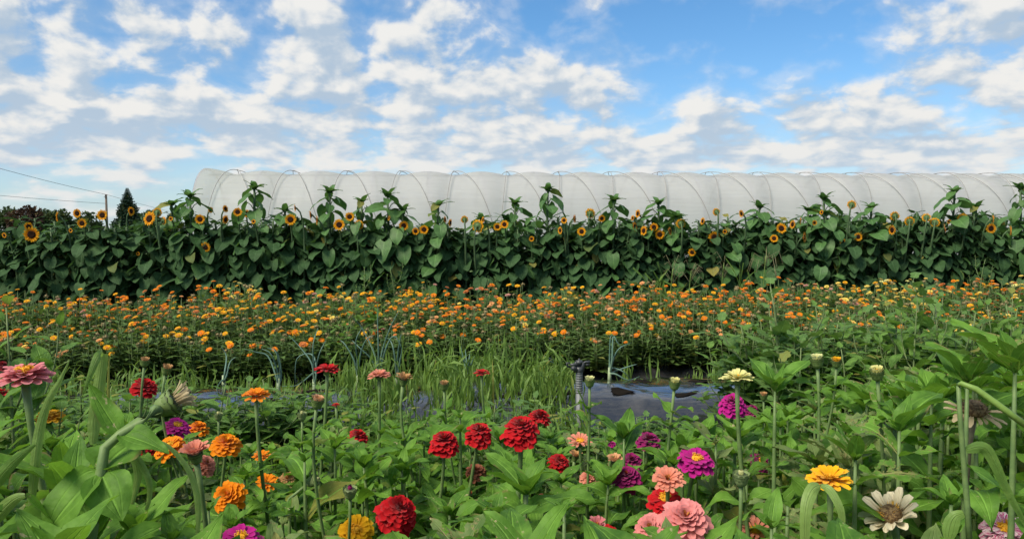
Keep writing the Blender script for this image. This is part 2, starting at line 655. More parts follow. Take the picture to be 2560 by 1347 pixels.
# ------------------------------------------------------------------ plastic-covered beds
m, nt = newmat('black plastic mulch')
g = G(nt)
ps = g.pos()
st = g.vec('MULTIPLY', ps, (1.0, 5.0, 1.0))
wr = g.noise(ps, 4.5, 2, .45, .4)
wr2 = g.noise(st, 3.0, 3, .5, .3)
dust = g.noise(ps, 5, 5, .65)
col = g.mix(g.smooth(dust, .45, .75), (.012, .013, .016), (.055, .052, .05))
g.surf(col, g.smooth(dust, .3, .8, .05, .18), .9, g.bump(g.math('ADD', wr, g.math('MULTIPLY', wr2, .7)), .30, .03))
for nd_ in m.node_tree.nodes:
    if nd_.type == 'BSDF_PRINCIPLED':
        nd_.inputs['Coat Weight'].default_value = .7
        nd_.inputs['Coat IOR'].default_value = 1.65
        nd_.inputs['Coat Roughness'].default_value = .09
M['mulch'] = m
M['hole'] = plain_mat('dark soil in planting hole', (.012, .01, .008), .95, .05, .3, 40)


def bed_z(x, q, top):
    """height of the bed surface; q = metres from its near edge"""
    return q


def mulch_bed(x0, x1, d0, d1, top, label, round_=.17, wav=.012, seed=0.0, crown=.0):
    prof = []
    w = d1 - d0
    for k in range(15):
        t = k / 14
        q = w * t
        e = min(q, w - q)
        z = top * (1 - max(0, 1 - e / round_) ** 2.2) + crown * math.sin(math.pi * q / w)
        prof.append((q, z))
    mb = MB()
    n = 160
    for i in range(n + 1):
        x = x0 + (x1 - x0) * i / n
        for q, z in prof:
            y = d0 + q + SLOPE * x
            edge = min(1, min(q, w - q) / .12)
            zz = z + wav * edge * (hsh(x * 1.3 + seed, q * 2.2) + .5 * hsh(x * 4.1 + seed, q * 5)) + .006
            mb.add((x, y + .02 * hsh(x * 2 + seed, 3 + q), zz))
    k = len(prof)
    for i in range(n):
        for j in range(k - 1):
            mb.f.append((i * k + j, (i + 1) * k + j, (i + 1) * k + j + 1, i * k + j + 1))
    o = link('mulch_bed', mb.mesh('mulch_bed', M['mulch']))
    tag(o, label, 'mulch bed')

    def z_at(x, q):
        e = min(q, w - q)
        z = top * (1 - max(0, 1 - e / round_) ** 2.2) + crown * math.sin(math.pi * q / w)
        edge = min(1, min(q, w - q) / .12)
        return z + wav * edge * (hsh(x * 1.3 + seed, q * 2.2) + .5 * hsh(x * 4.1 + seed, q * 5)) + .006
    return o, z_at


bed, bed_top = mulch_bed(-5, 6, 3.08, 3.80, .12, 'raised bed wrapped in shiny black plastic with planting holes, behind the zinnias', .15, .020, 0.0, .06)
BED0 = 3.08
for i in range(30):
    x = -3.2 + .245 * i + rng.uniform(-.03, .03)
    for q in (.20, .40):
        xx = x + (.12 if q > .3 else 0)
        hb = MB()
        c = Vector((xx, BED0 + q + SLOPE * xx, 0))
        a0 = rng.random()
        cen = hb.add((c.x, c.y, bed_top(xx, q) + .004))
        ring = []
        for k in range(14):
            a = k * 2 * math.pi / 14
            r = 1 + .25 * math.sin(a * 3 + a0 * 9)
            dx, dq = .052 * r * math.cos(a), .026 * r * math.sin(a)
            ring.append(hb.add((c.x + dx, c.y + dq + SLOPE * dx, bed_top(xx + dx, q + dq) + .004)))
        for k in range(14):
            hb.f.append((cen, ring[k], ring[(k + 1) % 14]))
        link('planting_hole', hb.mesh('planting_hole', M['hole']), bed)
mulch_bed(-8, 9.5, 4.44, 5.75, .07, 'low strip of dark plastic under the front of the calendula plants', .12, .01, 7.0)

# ------------------------------------------------------------------ high tunnel
m, nt = newmat('translucent tunnel film')
g = G(nt)
ps = g.pos()
st = g.noise(g.vec('MULTIPLY', ps, (.35, 3.0, 5.0)), 2.2, 4, .55, .2)
fold = g.noise(g.vec('MULTIPLY', ps, (3.2, .5, .5)), 1.6, 3, .5, .4)
film = g.mix(st, (.60, .605, .61), (.66, .665, .67))
nb = g.bump(g.math('ADD', g.math('MULTIPLY', st, .4), g.math('MULTIPLY', fold, .3)), .2, .03)
g.surf(film, .42, .3, nb, .55, (.78, .78, .77), g.smooth(st, .3, .7, .87, .93))
M['film'] = m
M['steel'] = plain_mat('galvanised hoop', (.20, .22, .26), .5, .4, .2, 20)
M['rope'] = plain_mat('grey tie rope', (.31, .30, .29), .8, .2, .3, 90)

TD, THW, TH = 24.2, 2.1, 2.72       # axis distance, half width, ridge height
HS = 1.605
tun_c = Vector((0, TD, 0))
ax_d = Vector((1, SLOPE * 1.15, 0)).normalized()
ac_d = Vector((-ax_d.y, ax_d.x, 0))
S0 = -8.98
NH = 19


def arch(s, a, lift=0.0, off=0.0):
    """s along the tunnel, a from -1 (near foot) over 0 (ridge) to 1 (far foot)"""
    th = a * math.pi / 2
    yy = (THW + off) * math.copysign(abs(math.sin(th)) ** .9, a)
    zz = (TH + off + lift) * max(0, math.cos(th)) ** .62
    return tun_c + ax_d * s + ac_d * yy + Vector((0, 0, zz))


tun = thing('high_tunnel', tun_c + ax_d * 4.5, 'long white plastic-covered hoop tunnel behind the sunflower row', 'greenhouse')
tinv = Matrix.Translation(-tun.location)


def tlocal(p):
    return p - tun.location


mb = MB()
per = 12
na = 44
ns = (NH - 1) * per
for i in range(ns + 1):
    s = S0 + HS * i / per
    t = (i % per) / per
    for j in range(na + 1):
        a = -1 + 2 * j / na
        sag = .085 * math.sin(math.pi * t) ** 2 * (1 - .55 * a * a)
        first = .07 * max(0, 1 - i / (per * .8)) ** 1.2
        # shallow groove below each of the two crossing ropes
        for sgn in (-1, 1):
            tt = .5 + sgn * .5 * a + .2 * abs(a)
            dd = abs(t - tt)
            sag += .03 * max(0, 1 - dd * 7)
        p = arch(s, a, first, -sag)
        mb.add(tlocal(p))
for i in range(ns):
    for j in range(na):
        mb.f.append((i * (na + 1) + j, i * (na + 1) + j + 1, (i + 1) * (na + 1) + j + 1, (i + 1) * (na + 1) + j))
cover = link('plastic_cover', mb.mesh('plastic_cover', M['film']), tun)
cov_m = cover.data
for h in range(NH):
    tb = MB()
    lift = .07 if h == 0 else 0
    tube(tb, [tlocal(arch(S0 + HS * h, -1 + 2 * k / 28, lift, -.035)) for k in range(29)], .028, 6)
    link('hoop', tb.mesh('hoop', M['steel']), tun)
for h in range(NH - 1):
    for sgn in (-1, 1):
        tb = MB()
        tube(tb, [tlocal(arch(S0 + HS * (h + .5 + sgn * .5 * (-1 + 2 * k / 28) + .2 * abs(-1 + 2 * k / 28)), -1 + 2 * k / 28, .07 * max(0, 1 - h * 2) * .25, .012)) for k in range(29)], .009, 5)
        link('rope', tb.mesh('rope', M['rope']), tun)
tb = MB()
tube(tb, [tlocal(arch(S0 + HS * k, 0, 0, -.12)) for k in range(NH)], .025, 6)
link('ridge_pole', tb.mesh('ridge_pole', M['steel']), tun)
for k in (-.62, .62):
    tb = MB()
    tube(tb, [tlocal(arch(S0 + HS * i, k, 0, -.1)) for i in range(NH)], .014, 5)
    link('side_rail', tb.mesh('side_rail', M['steel']), tun)
# gathered end of the cover, tied down to a stake outside the open end
tb = MB()
nn = 14
rowz = []
for i in range(7):
    t = i / 6
    rr = []
    for k in range(nn):
        z = 1.75 + .32 * (k / (nn - 1) - .5) * (1 - t * .6)
        pz = z - .8 * t
        rr.append(tb.add(tlocal(tun_c + ax_d * (S0 - .05 - .75 * t) + ac_d * (-THW * .8 + .2 * t + .05 * math.sin(k * 2.4 + t * 3)) + Vector((0, 0, pz)))))
    rowz.append(rr)
for i in range(6):
    for k in range(nn - 1):
        tb.f.append((rowz[i][k], rowz[i][k + 1], rowz[i + 1][k + 1], rowz[i + 1][k]))
link('end_flap', tb.mesh('end_flap', M['film']), tun)

# ------------------------------------------------------------------ far trees, pole and wires
M['needle'] = leaf_mat('spruce needles', (.012, .030, .018), (.03, .06, .032), .1, .7, .1, 0, 0, .15)
M['treeleaf'] = leaf_mat('far tree leaf', (.022, .040, .018), (.05, .08, .03), .2, .7, .1, 0, 0, .15)
M['redleaf'] = leaf_mat('dark red tree leaf', (.030, .023, .016), (.058, .032, .024), .2, .7, .1, 0, 0, .15)
M['bark'] = plain_mat('bark', (.10, .075, .055), .9, .1, .4, 8)
M['polewood'] = plain_mat('weathered pole wood', (.16, .13, .11), .85, .1, .3, 5)
M['wire'] = plain_mat('dark wire', (.12, .12, .13), .6, .3, .1, 5)


def spray(mb, c, d, n, L, W, r):
    s = d.cross(n)
    s = s.normalized() if s.length > 1e-5 else Vector((1, 0, 0))
    rnd = r.random()
    a = mb.add(c, (0, 0, rnd))
    b = mb.add(c + d * L * .5 + s * W * .5 + n * L * .05, (1, .5, rnd))
    e = mb.add(c + d * L - n * L * .1, (0, 1, rnd))
    f = mb.add(c + d * L * .5 - s * W * .5 + n * L * .05, (-1, .5, rnd))
    mb.f.append((a, b, e, f))


def broad_tree(px, ptop, depth, wid, label, mat, seed, n=1500):
    r = random.Random(seed)
    top = at(px, ptop, depth)
    H = top.z
    t = thing('broadleaf_tree', (top.x, top.y, 0), label, 'tree', 'trees on the far field edge')
    mb = MB()
    lobes = [(Vector((r.uniform(-.5, .5) * wid, r.uniform(-.5, .5) * wid, H * r.uniform(.35, .72))), r.uniform(.22, .36)) for _ in range(9)]
    lobes.append((Vector((0, 0, H * .76)), .24))
    for _ in range(n):
        c, rr = r.choice(lobes)
        d = Vector((r.gauss(0, 1), r.gauss(0, 1), r.gauss(0, 1))).normalized()
        p = c + Vector((d.x * wid * rr, d.y * wid * rr, d.z * H * rr * .85)) * r.uniform(.6, 1.0)
        if p.z < .3: continue
        n_ = Vector((r.gauss(0, 1), r.gauss(0, 1), r.gauss(.8, 1))).normalized()
        dd = (d + Vector((r.gauss(0, .6), r.gauss(0, .6), r.gauss(0, .6)))).normalized()
        spray(mb, p, dd, n_, .55 * r.uniform(.6, 1.3), .4 * r.uniform(.6, 1.3), r)
    link('crown', mb.mesh('crown', M[mat]), t)
    tb = MB()
    tube(tb, [Vector((0, 0, 0)), Vector((.1, 0, H * .3)), Vector((0, .1, H * .7))], [.22, .16, .06], 7)
    for k in range(5):
        c, rr = lobes[k]
        tube(tb, [Vector((.08, 0, H * .28)), c * .6 + Vector((0, 0, H * .12)), c], [.1, .06, .03], 5)
    link('trunk', tb.mesh('trunk', M['bark']), t)
    return t


for i, a in enumerate([
        (-60, 512, 118, 4.2, 'dark round tree cut off by the edge, beyond the sunflowers', 'treeleaf'),
        (14, 515, 122, 3.6, 'dark green tree beside the red-leaved tree on the far field edge', 'treeleaf'),
        (66, 513, 116, 3.0, 'dark red-leaved tree on the far field edge', 'redleaf'),
        (112, 520, 125, 3.4, 'low green tree just past the red-leaved tree', 'treeleaf'),
        (160, 524, 120, 3.6, 'low broad tree between the red-leaved tree and the pole', 'treeleaf'),
        (215, 530, 124, 3.4, 'lowest broad tree beside the utility pole', 'treeleaf'),
        (372, 524, 132, 2.6, 'small dark tree right of the spruce, partly behind sunflowers', 'treeleaf'),
        (430, 536, 138, 3.0, 'low dark tree between the spruce and the tunnel end', 'treeleaf')]):
    broad_tree(*a, seed=40 + i)

top = at(318, 471, 110)
sp = thing('spruce_tree', (top.x, top.y, 0), 'dark pointed spruce standing beside the utility pole', 'tree')
H = top.z
mb = MB()
r = random.Random(5)
z = .5
while z < H:
    t = z / H
    rad = 2.9 * (1 - t) ** .85 * (.9 + .1 * math.sin(z * 3)) + .08
    nb_ = int(9 + 22 * (1 - t))
    for k in range(nb_):
        a = k / nb_ * 6.283 + z * 5 + r.uniform(-.2, .2)
        L = rad * r.uniform(.6, 1.12)
        for q in range(9):
            f = (q + 1) / 9
            c = Vector((math.cos(a) * L * f, math.sin(a) * L * f, z - .25 * L * f + .12 * L * f * f))
            for e in (-.8, 0, .8):
                d = Vector((math.cos(a + e), math.sin(a + e), r.uniform(-.3, .15)))
                spray(mb, c, d, (Vector((r.gauss(0, 1), r.gauss(0, 1), r.gauss(0, .7)))).normalized(), .55 * (1.1 - .4 * f) * (.35 + .65 * (1 - t)), .34 * (.35 + .65 * (1 - t)), r)
    z += .17
link('crown', mb.mesh('crown', M['needle']), sp)
tb = MB()
tube(tb, [Vector((0, 0, 0)), Vector((0, 0, H * .5)), Vector((0, 0, H * .98))], [.2, .12, .03], 7)
link('trunk', tb.mesh('trunk', M['bark']), sp)

ptop = at(265, 486, 100)
pole = thing('utility_pole', (ptop.x, ptop.y, 0), 'wooden utility pole left of the spruce tree', 'utility pole')
tb = MB()
tube(tb, [Vector((0, 0, 0)), Vector((0, 0, ptop.z))], [.16, .13], 10)
link('post', tb.mesh('post', M['polewood']), pole)
tb = MB()
tube(tb, [Vector((-.18, -.2, ptop.z - .35)), Vector((.18, -.2, ptop.z - .35))], .04, 6)
tube(tb, [Vector((0, -.2, ptop.z - .3)), Vector((0, -.2, ptop.z - .02))], .05, 6)
link('insulator', tb.mesh('insulator', M['wire']), pole)


def wire(p0, p1, sag, label, r=.021):
    pts = []
    for k in range(25):
        t = k / 24
        pts.append(p0.lerp(p1, t) - Vector((0, 0, sag * 4 * t * (1 - t))))
    tb = MB()
    o0 = pts[0]
    tube(tb, [p - o0 for p in pts], r, 5)
    o = link('power_line', tb.mesh('power_line', M['wire']))
    o.location = o0
    tag(o, label, 'power line', 'power lines')


W0 = at(-260, 346, 62)
wire(W0, ptop + Vector((0, -.2, 0)), .25, 'upper dark wire running down to the top of the utility pole')
W1 = at(-260, 464, 75)
wire(W1, Vector((ptop.x, ptop.y - .2, at(265, 509, 100).z)), .12, 'lower wire reaching the utility pole below its top')
wire(ptop + Vector((0, -.2, 0)), at(560, 560, 170), .2, 'wire running on from the pole top behind the spruce', .02)
# ------------------------------------------------------------------ sunflowers
def sun_plant_meshes(seed, H, young=False):
    """stem and heart-shaped leaves of one sunflower, base at the origin"""
    r = random.Random(seed)
    sm, lm = MB(), MB()
    top = Vector((r.uniform(-.03, .03), r.uniform(-.03, .03), H))
    pts = bez(Vector((0, 0, 0)), Vector((r.uniform(-.03, .03), 0, H * .35)), Vector((top.x * .5, top.y, H * .7)), top, 7)
    tube(sm, pts, [.012, .012, .011, .011, .010, .009, .008, .007], 6)
    n = 56 if not young else 32
    a = r.random() * 6.28
    for i in range(n):
        t = .06 + .91 * (i / (n - 1)) ** (1.0 if not young else .8)
        k = t * 7
        b = pts[int(k)].lerp(pts[min(7, int(k) + 1)], k - int(k))
        a += 2.4 + r.uniform(-.35, .35)
        o = Vector((math.cos(a), math.sin(a), 0))
        up = t > .92
        pl = (.11 if t < .8 else .06) * r.uniform(.8, 1.3) * (1.0 if not up else .6)
        L = (.108 - .012 * max(0, t - .6) * 2) * r.uniform(.55, 1.35) * (1.08 if young else 1)
        if up and not young: L *= .72
        rise = .55 if t < .8 else .9
        e = b + (o * math.cos(rise) + UP * math.sin(rise)) * pl
        tube(sm, [b, b.lerp(e, .5) + UP * .012, e], [.0035, .003, .0025], 4, cap=False)
        droop = (r.uniform(.35, 1.4) if t < .72 else r.uniform(.25, .75)) if not up else r.uniform(-.7, .1)
        if young and t > .6: droop = r.uniform(.1, 1.1)
        d = o * math.cos(droop) - UP * math.sin(droop)
        nrm = UP * math.cos(droop) + o * math.sin(droop)
        tw = r.uniform(-.6, .6)
        nrm = nrm + o.cross(UP) * tw
        leaf(lm, e, d, nrm, L, L * .98 if not up else L * .62, r.uniform(.3, .9), .16, .07, r.random(), w_heart, 6, 7, .16, r)
    if young:
        for i in range(7):
            a += 2.4
            o = Vector((math.cos(a), math.sin(a), 0))
            d = (o * .7 + UP * r.uniform(.3, 1.0)).normalized()
            leaf(lm, top, d, UP - o * .4, .10 * r.uniform(.6, 1.2), .055, .8, .2, .06, r.random(), w_heart, 4, 5, .06, r)
    return sm.mesh('stem', M['sstem']), lm.mesh('leaves', [M['sleaf_young'] if young else M['sleaf']])


SUNV = [sun_plant_meshes(100 + i, 1.0) for i in range(9)]
SUNY = [sun_plant_meshes(200 + i, 1.0, True) for i in range(4)]
M['sdisc'] = plain_mat('dark sunflower disc', (.035, .016, .008), .9, .1, .5, 160, (.012, .006, .004), .8)
M['sray'] = petal_mat('sunflower ray petal', (.72, .20, .004), (.85, .44, .012), .35)
M['ssepal'] = plain_mat('sunflower bracts', (.08, .14, .045), .6, .2, .3, 60)


def sun_head_meshes(seed, back=False):
    """head of 1 m diameter scaled later; axis = +Z"""
    r = random.Random(seed)
    pm, dm, gm = MB(), MB(), MB()
    Z = UP
    for ring, (cnt, L, e0) in enumerate(((17, .285, .12), (16, .27, .32))):
        for k in range(cnt):
            a = (k + .5 * ring + r.uniform(-.22, .22)) / cnt * 6.283
            rad = Vector((math.cos(a), math.sin(a), 0))
            petal(pm, rad * .215 + Z * (.02 * ring), rad, Z, L * r.uniform(.82, 1.12), .125 * r.uniform(.85, 1.1), e0 + r.uniform(-.25, .3), e0 - r.uniform(.0, .5),
                  .25, r.random(), w_ray, 2, 4)
    lathe(dm, [(.04, -.03), (.20, -.01), (.235, .03), (.225, .065), (.19, .085), (.10, .075), (.03, .06)], 16)
    lathe(gm, [(.05, -.16), (.10, -.12), (.20, -.06), (.23, -.01), (.15, .0)], 12)
    for k in range(22):
        a = k / 22 * 6.283 + r.uniform(-.1, .1)
        rad = Vector((math.cos(a), math.sin(a), 0))
        petal(gm, rad * .17 - Z * .05, rad, Z, .20 * r.uniform(.7, 1.2), .09, -.2, .3, .2, r.random(), w_ray, 2, 3)
    return pm.mesh('flower_head', M['sray']), dm.mesh('disc', M['sdisc']), gm.mesh('bracts', M['ssepal'])


SUNH = [sun_head_meshes(300 + i) for i in range(5)]


def sun_depth(x, row):
    return (6.2, 6.55)[row] + SLOPE * x


def depth_on_row(px, d0):
    """depth at which the sight line through px meets a row d0 + SLOPE*x"""
    d = ray(px, 600)
    k = d.x / d.y
    return d0 / (1 - SLOPE * k)


def place_sun_plant(px, top_z, row, label, group, young=False, jx=0.0):
    dep = depth_on_row(px, (6.2, 6.55)[row]) + rng.uniform(-.08, .08)
    d = ray(px, 600)
    x = d.x / d.y * dep
    t = thing('sunflower', (x + jx, dep, 0), label, 'sunflower', group, rng.random() * 6.28)
    sm, lm = rng.choice(SUNY if young else SUNV)
    sc = Matrix.Diagonal((1.05, 1.05, top_z, 1))
    if young: sc = Matrix.Diagonal((1.18, 1.18, top_z, 1))
    link('stem', sm, t, sc)
    link('leaves', lm, t, sc)
    return t


ORD1 = ['', 'first', 'second', 'third', 'fourth', 'fifth', 'sixth', 'seventh', 'eighth', 'ninth', 'tenth', 'eleventh', 'twelfth', 'thirteenth',
        'fourteenth', 'fifteenth', 'sixteenth', 'seventeenth', 'eighteenth', 'nineteenth']
TENS = ['', '', 'twenty', 'thirty', 'forty', 'fifty', 'sixty', 'seventy', 'eighty', 'ninety']


def ordinal(n):
    if n < 20: return ORD1[n]
    return TENS[n // 10][:-1] + 'ieth' if n % 10 == 0 else TENS[n // 10] + '-' + ORD1[n % 10]


# px, py, width in the photo, facing: F front, S side, B back, K small opening bud
HEADS = [(11, 588, 14, 'F'), (79, 586, 38, 'F'), (71, 567, 24, 'S'), (145, 542, 26, 'S'), (193, 533, 24, 'F'), (205, 558, 24, 'F'), (177, 576, 12, 'F'),
         (256, 538, 28, 'F'), (327, 528, 24, 'S'), (374, 547, 36, 'F'), (393, 531, 24, 'B'), (408, 552, 22, 'B'), (427, 547, 12, 'F'), (345, 634, 10, 'K'), (500, 548, 25, 'F'), (513, 618, 27, 'F'),
         (526, 525, 16, 'S'), (563, 522, 20, 'S'), (563, 549, 24, 'S'), (594, 530, 23, 'F'), (616, 534, 21, 'F'), (634, 554, 12, 'F'), (726, 549, 29, 'F'), (738, 520, 19, 'S'),
         (777, 538, 26, 'S'), (793, 551, 25, 'S'), (812, 526, 18, 'S'), (848, 562, 29, 'F'), (874, 542, 24, 'F'), (896, 562, 26, 'B'), (973, 545, 14, 'S'),
         (1009, 564, 25, 'F'), (1039, 578, 19, 'F'), (1060, 574, 24, 'F'), (1112, 549, 18, 'S'), (1125, 557, 22, 'S'), (1161, 549, 20, 'B'), (1194, 565, 34, 'B'),
         (1208, 550, 18, 'S'), (1243, 567, 21, 'F'), (1261, 561, 22, 'F'), (1329, 597, 14, 'F'), (1401, 576, 20, 'S'), (1410, 551, 17, 'F'), (1436, 547, 24, 'S'),
         (1454, 579, 23, 'F'), (1475, 534, 27, 'B'), (1504, 546, 19, 'F'), (1586, 567, 26, 'S'), (1595, 534, 22, 'S'), (1582, 545, 14, 'S'), (1610, 577, 25, 'S'), (1635, 568, 22, 'F'),
         (1649, 586, 25, 'F'), (1674, 578, 24, 'S'), (1702, 559, 26, 'B'), (1757, 553, 20, 'S'), (1730, 631, 20, 'F'), (1785, 593, 31, 'F'), (1791, 530, 21, 'B'), (1812, 579, 12, 'K'),
         (1854, 534, 20, 'S'), (1920, 534, 12, 'S'), (1935, 596, 21, 'F'), (1953, 571, 28, 'F'), (1982, 561, 23, 'S'), (2000, 553, 22, 'S'), (2010, 593, 27, 'S'), (2036, 557, 14, 'F'), (2054, 531, 12, 'S'),
         (2106, 604, 19, 'F'), (2129, 512, 23, 'B'), (2145, 592, 22, 'F'), (2231, 575, 26, 'S'), (2237, 540, 25, 'B'), (2274, 553, 25, 'B'), (2316, 544, 22, 'B'), (2337, 556, 24, 'B'),
         (2361, 571, 24, 'S'), (2372, 554, 12, 'F'), (2406, 548, 31, 'B'), (2477, 571, 27, 'F'), (2481, 548, 21, 'S'), (2524, 577, 26, 'S')]
HEADS.sort()
FACE = {'F': 'facing the viewer', 'S': 'turned side-on', 'B': 'showing its green back', 'K': 'still a small green bud'}
for i, (px, py, w, fc) in enumerate(HEADS):
    row = 0 if py > 540 or i % 2 else 1
    dep = depth_on_row(px, (6.2, 6.55)[row]) - .16
    c = at(px, py, dep)
    size = 'large' if w >= 27 else ('small' if w < 19 else 'medium')
    lab = f"sunflower, {size} bloom {FACE[fc]}, {ordinal(i + 1)} along the row from the spruce side"
    if fc == 'K':
        lab = f"sunflower, bloom {FACE[fc]}, {ordinal(i + 1)} along the row from the spruce side"
    t = thing('sunflower', (c.x, dep + .16, 0), lab, 'sunflower', 'sunflowers in the row')
    sm, lm = SUNV[i % len(SUNV)]
    hgt = c.z - .05
    sc = Matrix.Rotation(rng.random() * 6.28, 4, 'Z') @ Matrix.Diagonal((1.05, 1.05, max(.5, hgt * .97), 1))
    link('leaves', lm, t, sc)
    stm = MB()
    tc = c - t.location
    yaw = {'F': rng.uniform(-.35, .35), 'S': rng.choice((-1, 1)) * rng.uniform(1.0, 1.35), 'B': rng.uniform(2.5, 3.4), 'K': 0}[fc]
    pit = rng.uniform(-.15, .2)
    ax = Vector((math.sin(yaw) * math.cos(pit), -math.cos(yaw) * math.cos(pit), math.sin(pit)))
    diam = w * dep / F * 1.06
    nb = tc - ax * diam * .14
    tube(stm, bez(Vector((0, 0, 0)), Vector((0, 0, hgt * .5)), nb - ax * .10 - UP * .06, nb, 9), [.012, .012, .011, .011, .010, .009, .008, .007, .006, .007], 6)
    link('stem', stm.mesh('stem', M['sstem']), t)
    q = ax.to_track_quat('Z', 'Y').to_matrix().to_4x4()
    hm = Matrix.Translation(tc) @ q @ Matrix.Rotation(rng.random() * 6, 4, 'Z') @ Matrix.Diagonal((diam, diam, diam, 1))
    a, b, cc = SUNH[i % 5]
    hd = link('flower_head', a, t, hm)
    link('disc', b, hd)
    link('bracts', cc, hd)

TALL = [(478, 486, 'tall unopened sunflower at the open end of the tunnel'), (440, 505, 'shorter unopened sunflower just before the open tunnel end'), (632, 466, 'tallest unopened sunflower against the first tunnel bays'), (822, 476, 'tall unopened sunflower standing over the fourth tunnel bay'),
        (905, 500, 'unopened sunflower between two taller ones, against the tunnel'), (980, 485, 'tall slender unopened sunflower near the middle left of the tunnel'), (1095, 508, 'unopened sunflower with a pointed top, alone against the tunnel'),
        (1285, 503, 'unopened sunflower leaning on the tallest one mid row'), (1362, 470, 'tallest unopened sunflower in the middle of the row'), (1530, 497, 'unopened sunflower with a drooping leaf, past the middle tallest one'),
        (1640, 503, 'thin unopened sunflower behind a cluster of small blooms'), (1895, 512, 'short-tipped unopened sunflower above the large front bloom'), (2070, 492, 'unopened sunflower with a bunched leafy top over the row'),
        (2165, 514, 'low bushy unopened sunflower beside the bloom that shows its back'), (2372, 476, 'tall unopened sunflower with curled upper leaves near the row end'), (2440, 512, 'bushy unopened sunflower between two tall ones at the row end'), (2552, 468, 'broad tall unopened sunflower at the very end of the row'),
        (1010, 520, 'slight unopened sunflower tucked beside the tall slender one'), (720, 520, 'low unopened sunflower between the two tallest on the tree side'), (2010, 520, 'slight unopened sunflower before the bunched leafy one')]
for (px, py, lab) in TALL:
    dep = depth_on_row(px, 6.35)
    c = at(px, py, dep)
    place_sun_plant(px, c.z - .03, 0, lab, 'unopened tall sunflowers', True)
n = 0
for row in (0, 1):
    px = -260 + 31 * row
    while px < 2840:
        top = .87 + (580 - rng.uniform(540, 582)) / F * 6.4 + (px - 1280) * math.tan(R_(.35)) / F * 6.4
        if rng.random() < .18: top += .05
        place_sun_plant(px + rng.uniform(-12, 12), top, row, 'leafy sunflower stalk without an open bloom in the long row', 'leafy sunflower stalks in the row', rng.random() < .10)
        px += 37 + rng.uniform(-8, 8)
        n += 1

# ------------------------------------------------------------------ calendula bed
def calendula_mesh(seed, H=.42):
    r = random.Random(seed)
    sm, lm = MB(), MB()
    tips = []
    for i in range(20):
        a = r.random() * 6.28
        spread = r.uniform(.02, .19)
        h = H * r.uniform(.68, 1.06) * (1 - .9 * max(0, spread - .12))
        b = Vector((math.cos(a) * .04, math.sin(a) * .04, 0))
        e = Vector((math.cos(a) * spread, math.sin(a) * spread, h))
        pts = bez(b, b + Vector((math.cos(a) * spread * .5, math.sin(a) * spread * .5, h * .3)), e - UP * h * .25 + Vector((r.uniform(-.02, .02), r.uniform(-.02, .02), 0)), e, 5)
        tube(sm, pts, [.003, .003, .0027, .0025, .0022, .002], 4, cap=False)
        tips.append(e)
        for k in range(13):
            t = .06 + .80 * k / 12
            q = pts[int(t * 5)].lerp(pts[min(5, int(t * 5) + 1)], t * 5 - int(t * 5))
            aa = a + k * 2.4 + r.uniform(-.5, .5)
            o = Vector((math.cos(aa), math.sin(aa), r.uniform(.1, .9)))
            L = (.112 - .06 * t) * r.uniform(.7, 1.25)
            leaf(lm, q, o, UP, L, L * .30, r.uniform(.2, 1.3), .25, .06, r.random(), w_lance, 2, 4, 0, r)
    return sm.mesh('stems', M['cstem']), lm.mesh('leaves', M['cleaf']), tips


CALV = [calendula_mesh(500 + i) for i in range(8)]


def calendula_flower(seed, double):
    r = random.Random(seed)
    mb = MB()
    for ring in range(2 + double):
        cnt = 19 - 3 * ring
        L = .026 * (1 - .24 * ring)
        for k in range(cnt):
            a = (k + r.uniform(-.3, .3)) / cnt * 6.283 + ring
            rad = Vector((math.cos(a), math.sin(a), 0))
            petal(mb, rad * .005 + UP * .0022 * ring, rad, UP, L * r.uniform(.85, 1.1), .0085, .22 + .22 * ring, -.15 + .2 * ring, .2, r.random(), w_tip, 2, 2)
    return mb.mesh('flower', P['orange'])


def calendula_centre(seed):
    mb = MB()
    lathe(mb, [(.002, -.006), (.006, -.002), (.0085, .004), (.008, .0065), (.004, .008), (.001, .0075)], 8)
    return mb.mesh('centre', M['core_peach'])


CALF = [calendula_flower(600 + i, i % 2) for i in range(6)]
CALC = calendula_centre(1)
mb = MB()
rr = random.Random(3)
for k in range(14):
    d = Vector((rr.gauss(0, 1), rr.gauss(0, 1), rr.gauss(0, 1))).normalized()
    petal(mb, d * .006, d.cross(UP).normalized(), d, .012, .006, 1.2, 2.2, .3, rr.random(), w_tip, 2, 2)
lathe(mb, [(.002, -.008), (.009, -.004), (.0105, .002), (.007, .008), (.002, .009)], 7)
M['seedhead'] = grad_mat('calendula seed head', (.17, .19, .08), (.26, .19, .09), .7)
CALS = mb.mesh('seed_head', M['seedhead'])
P['caltan'] = P['tan']
P['rust'] = petal_mat('rust petal', (.5, .13, .02), (.6, .2, .05), .25)
P['buttercup'] = petal_mat('lemon petal', (.8, .55, .06), (.86, .68, .16), .3)
P['apricot'] = petal_mat('apricot petal', (.72, .28, .08), (.78, .40, .16), .3)
P['mauve'] = petal_mat('dusty pink petal', (.5, .2, .14), (.55, .3, .24), .3)
CKINDS = [('orange', ['orange'] * 7 + ['rust', 'yellow', 'yellow'], 'calendula plant with mostly orange blooms in the dense flower bed'),
          ('yellow', ['yellow'] * 7 + ['buttercup', 'orange', 'orange'], 'calendula plant with mostly golden yellow blooms in the dense flower bed'),
          ('apricot', ['apricot'] * 5 + ['orange', 'orange', 'yellow', 'mauve'], 'calendula plant with mostly apricot blooms in the dense flower bed'),
          ('rust', ['rust'] * 4 + ['tan', 'mauve', 'orange'], 'calendula plant with mostly rusty fading blooms in the dense flower bed'),
          ('lemon', ['buttercup'] * 6 + ['cream', 'yellow'], 'calendula plant with mostly pale lemon blooms in the dense flower bed')]


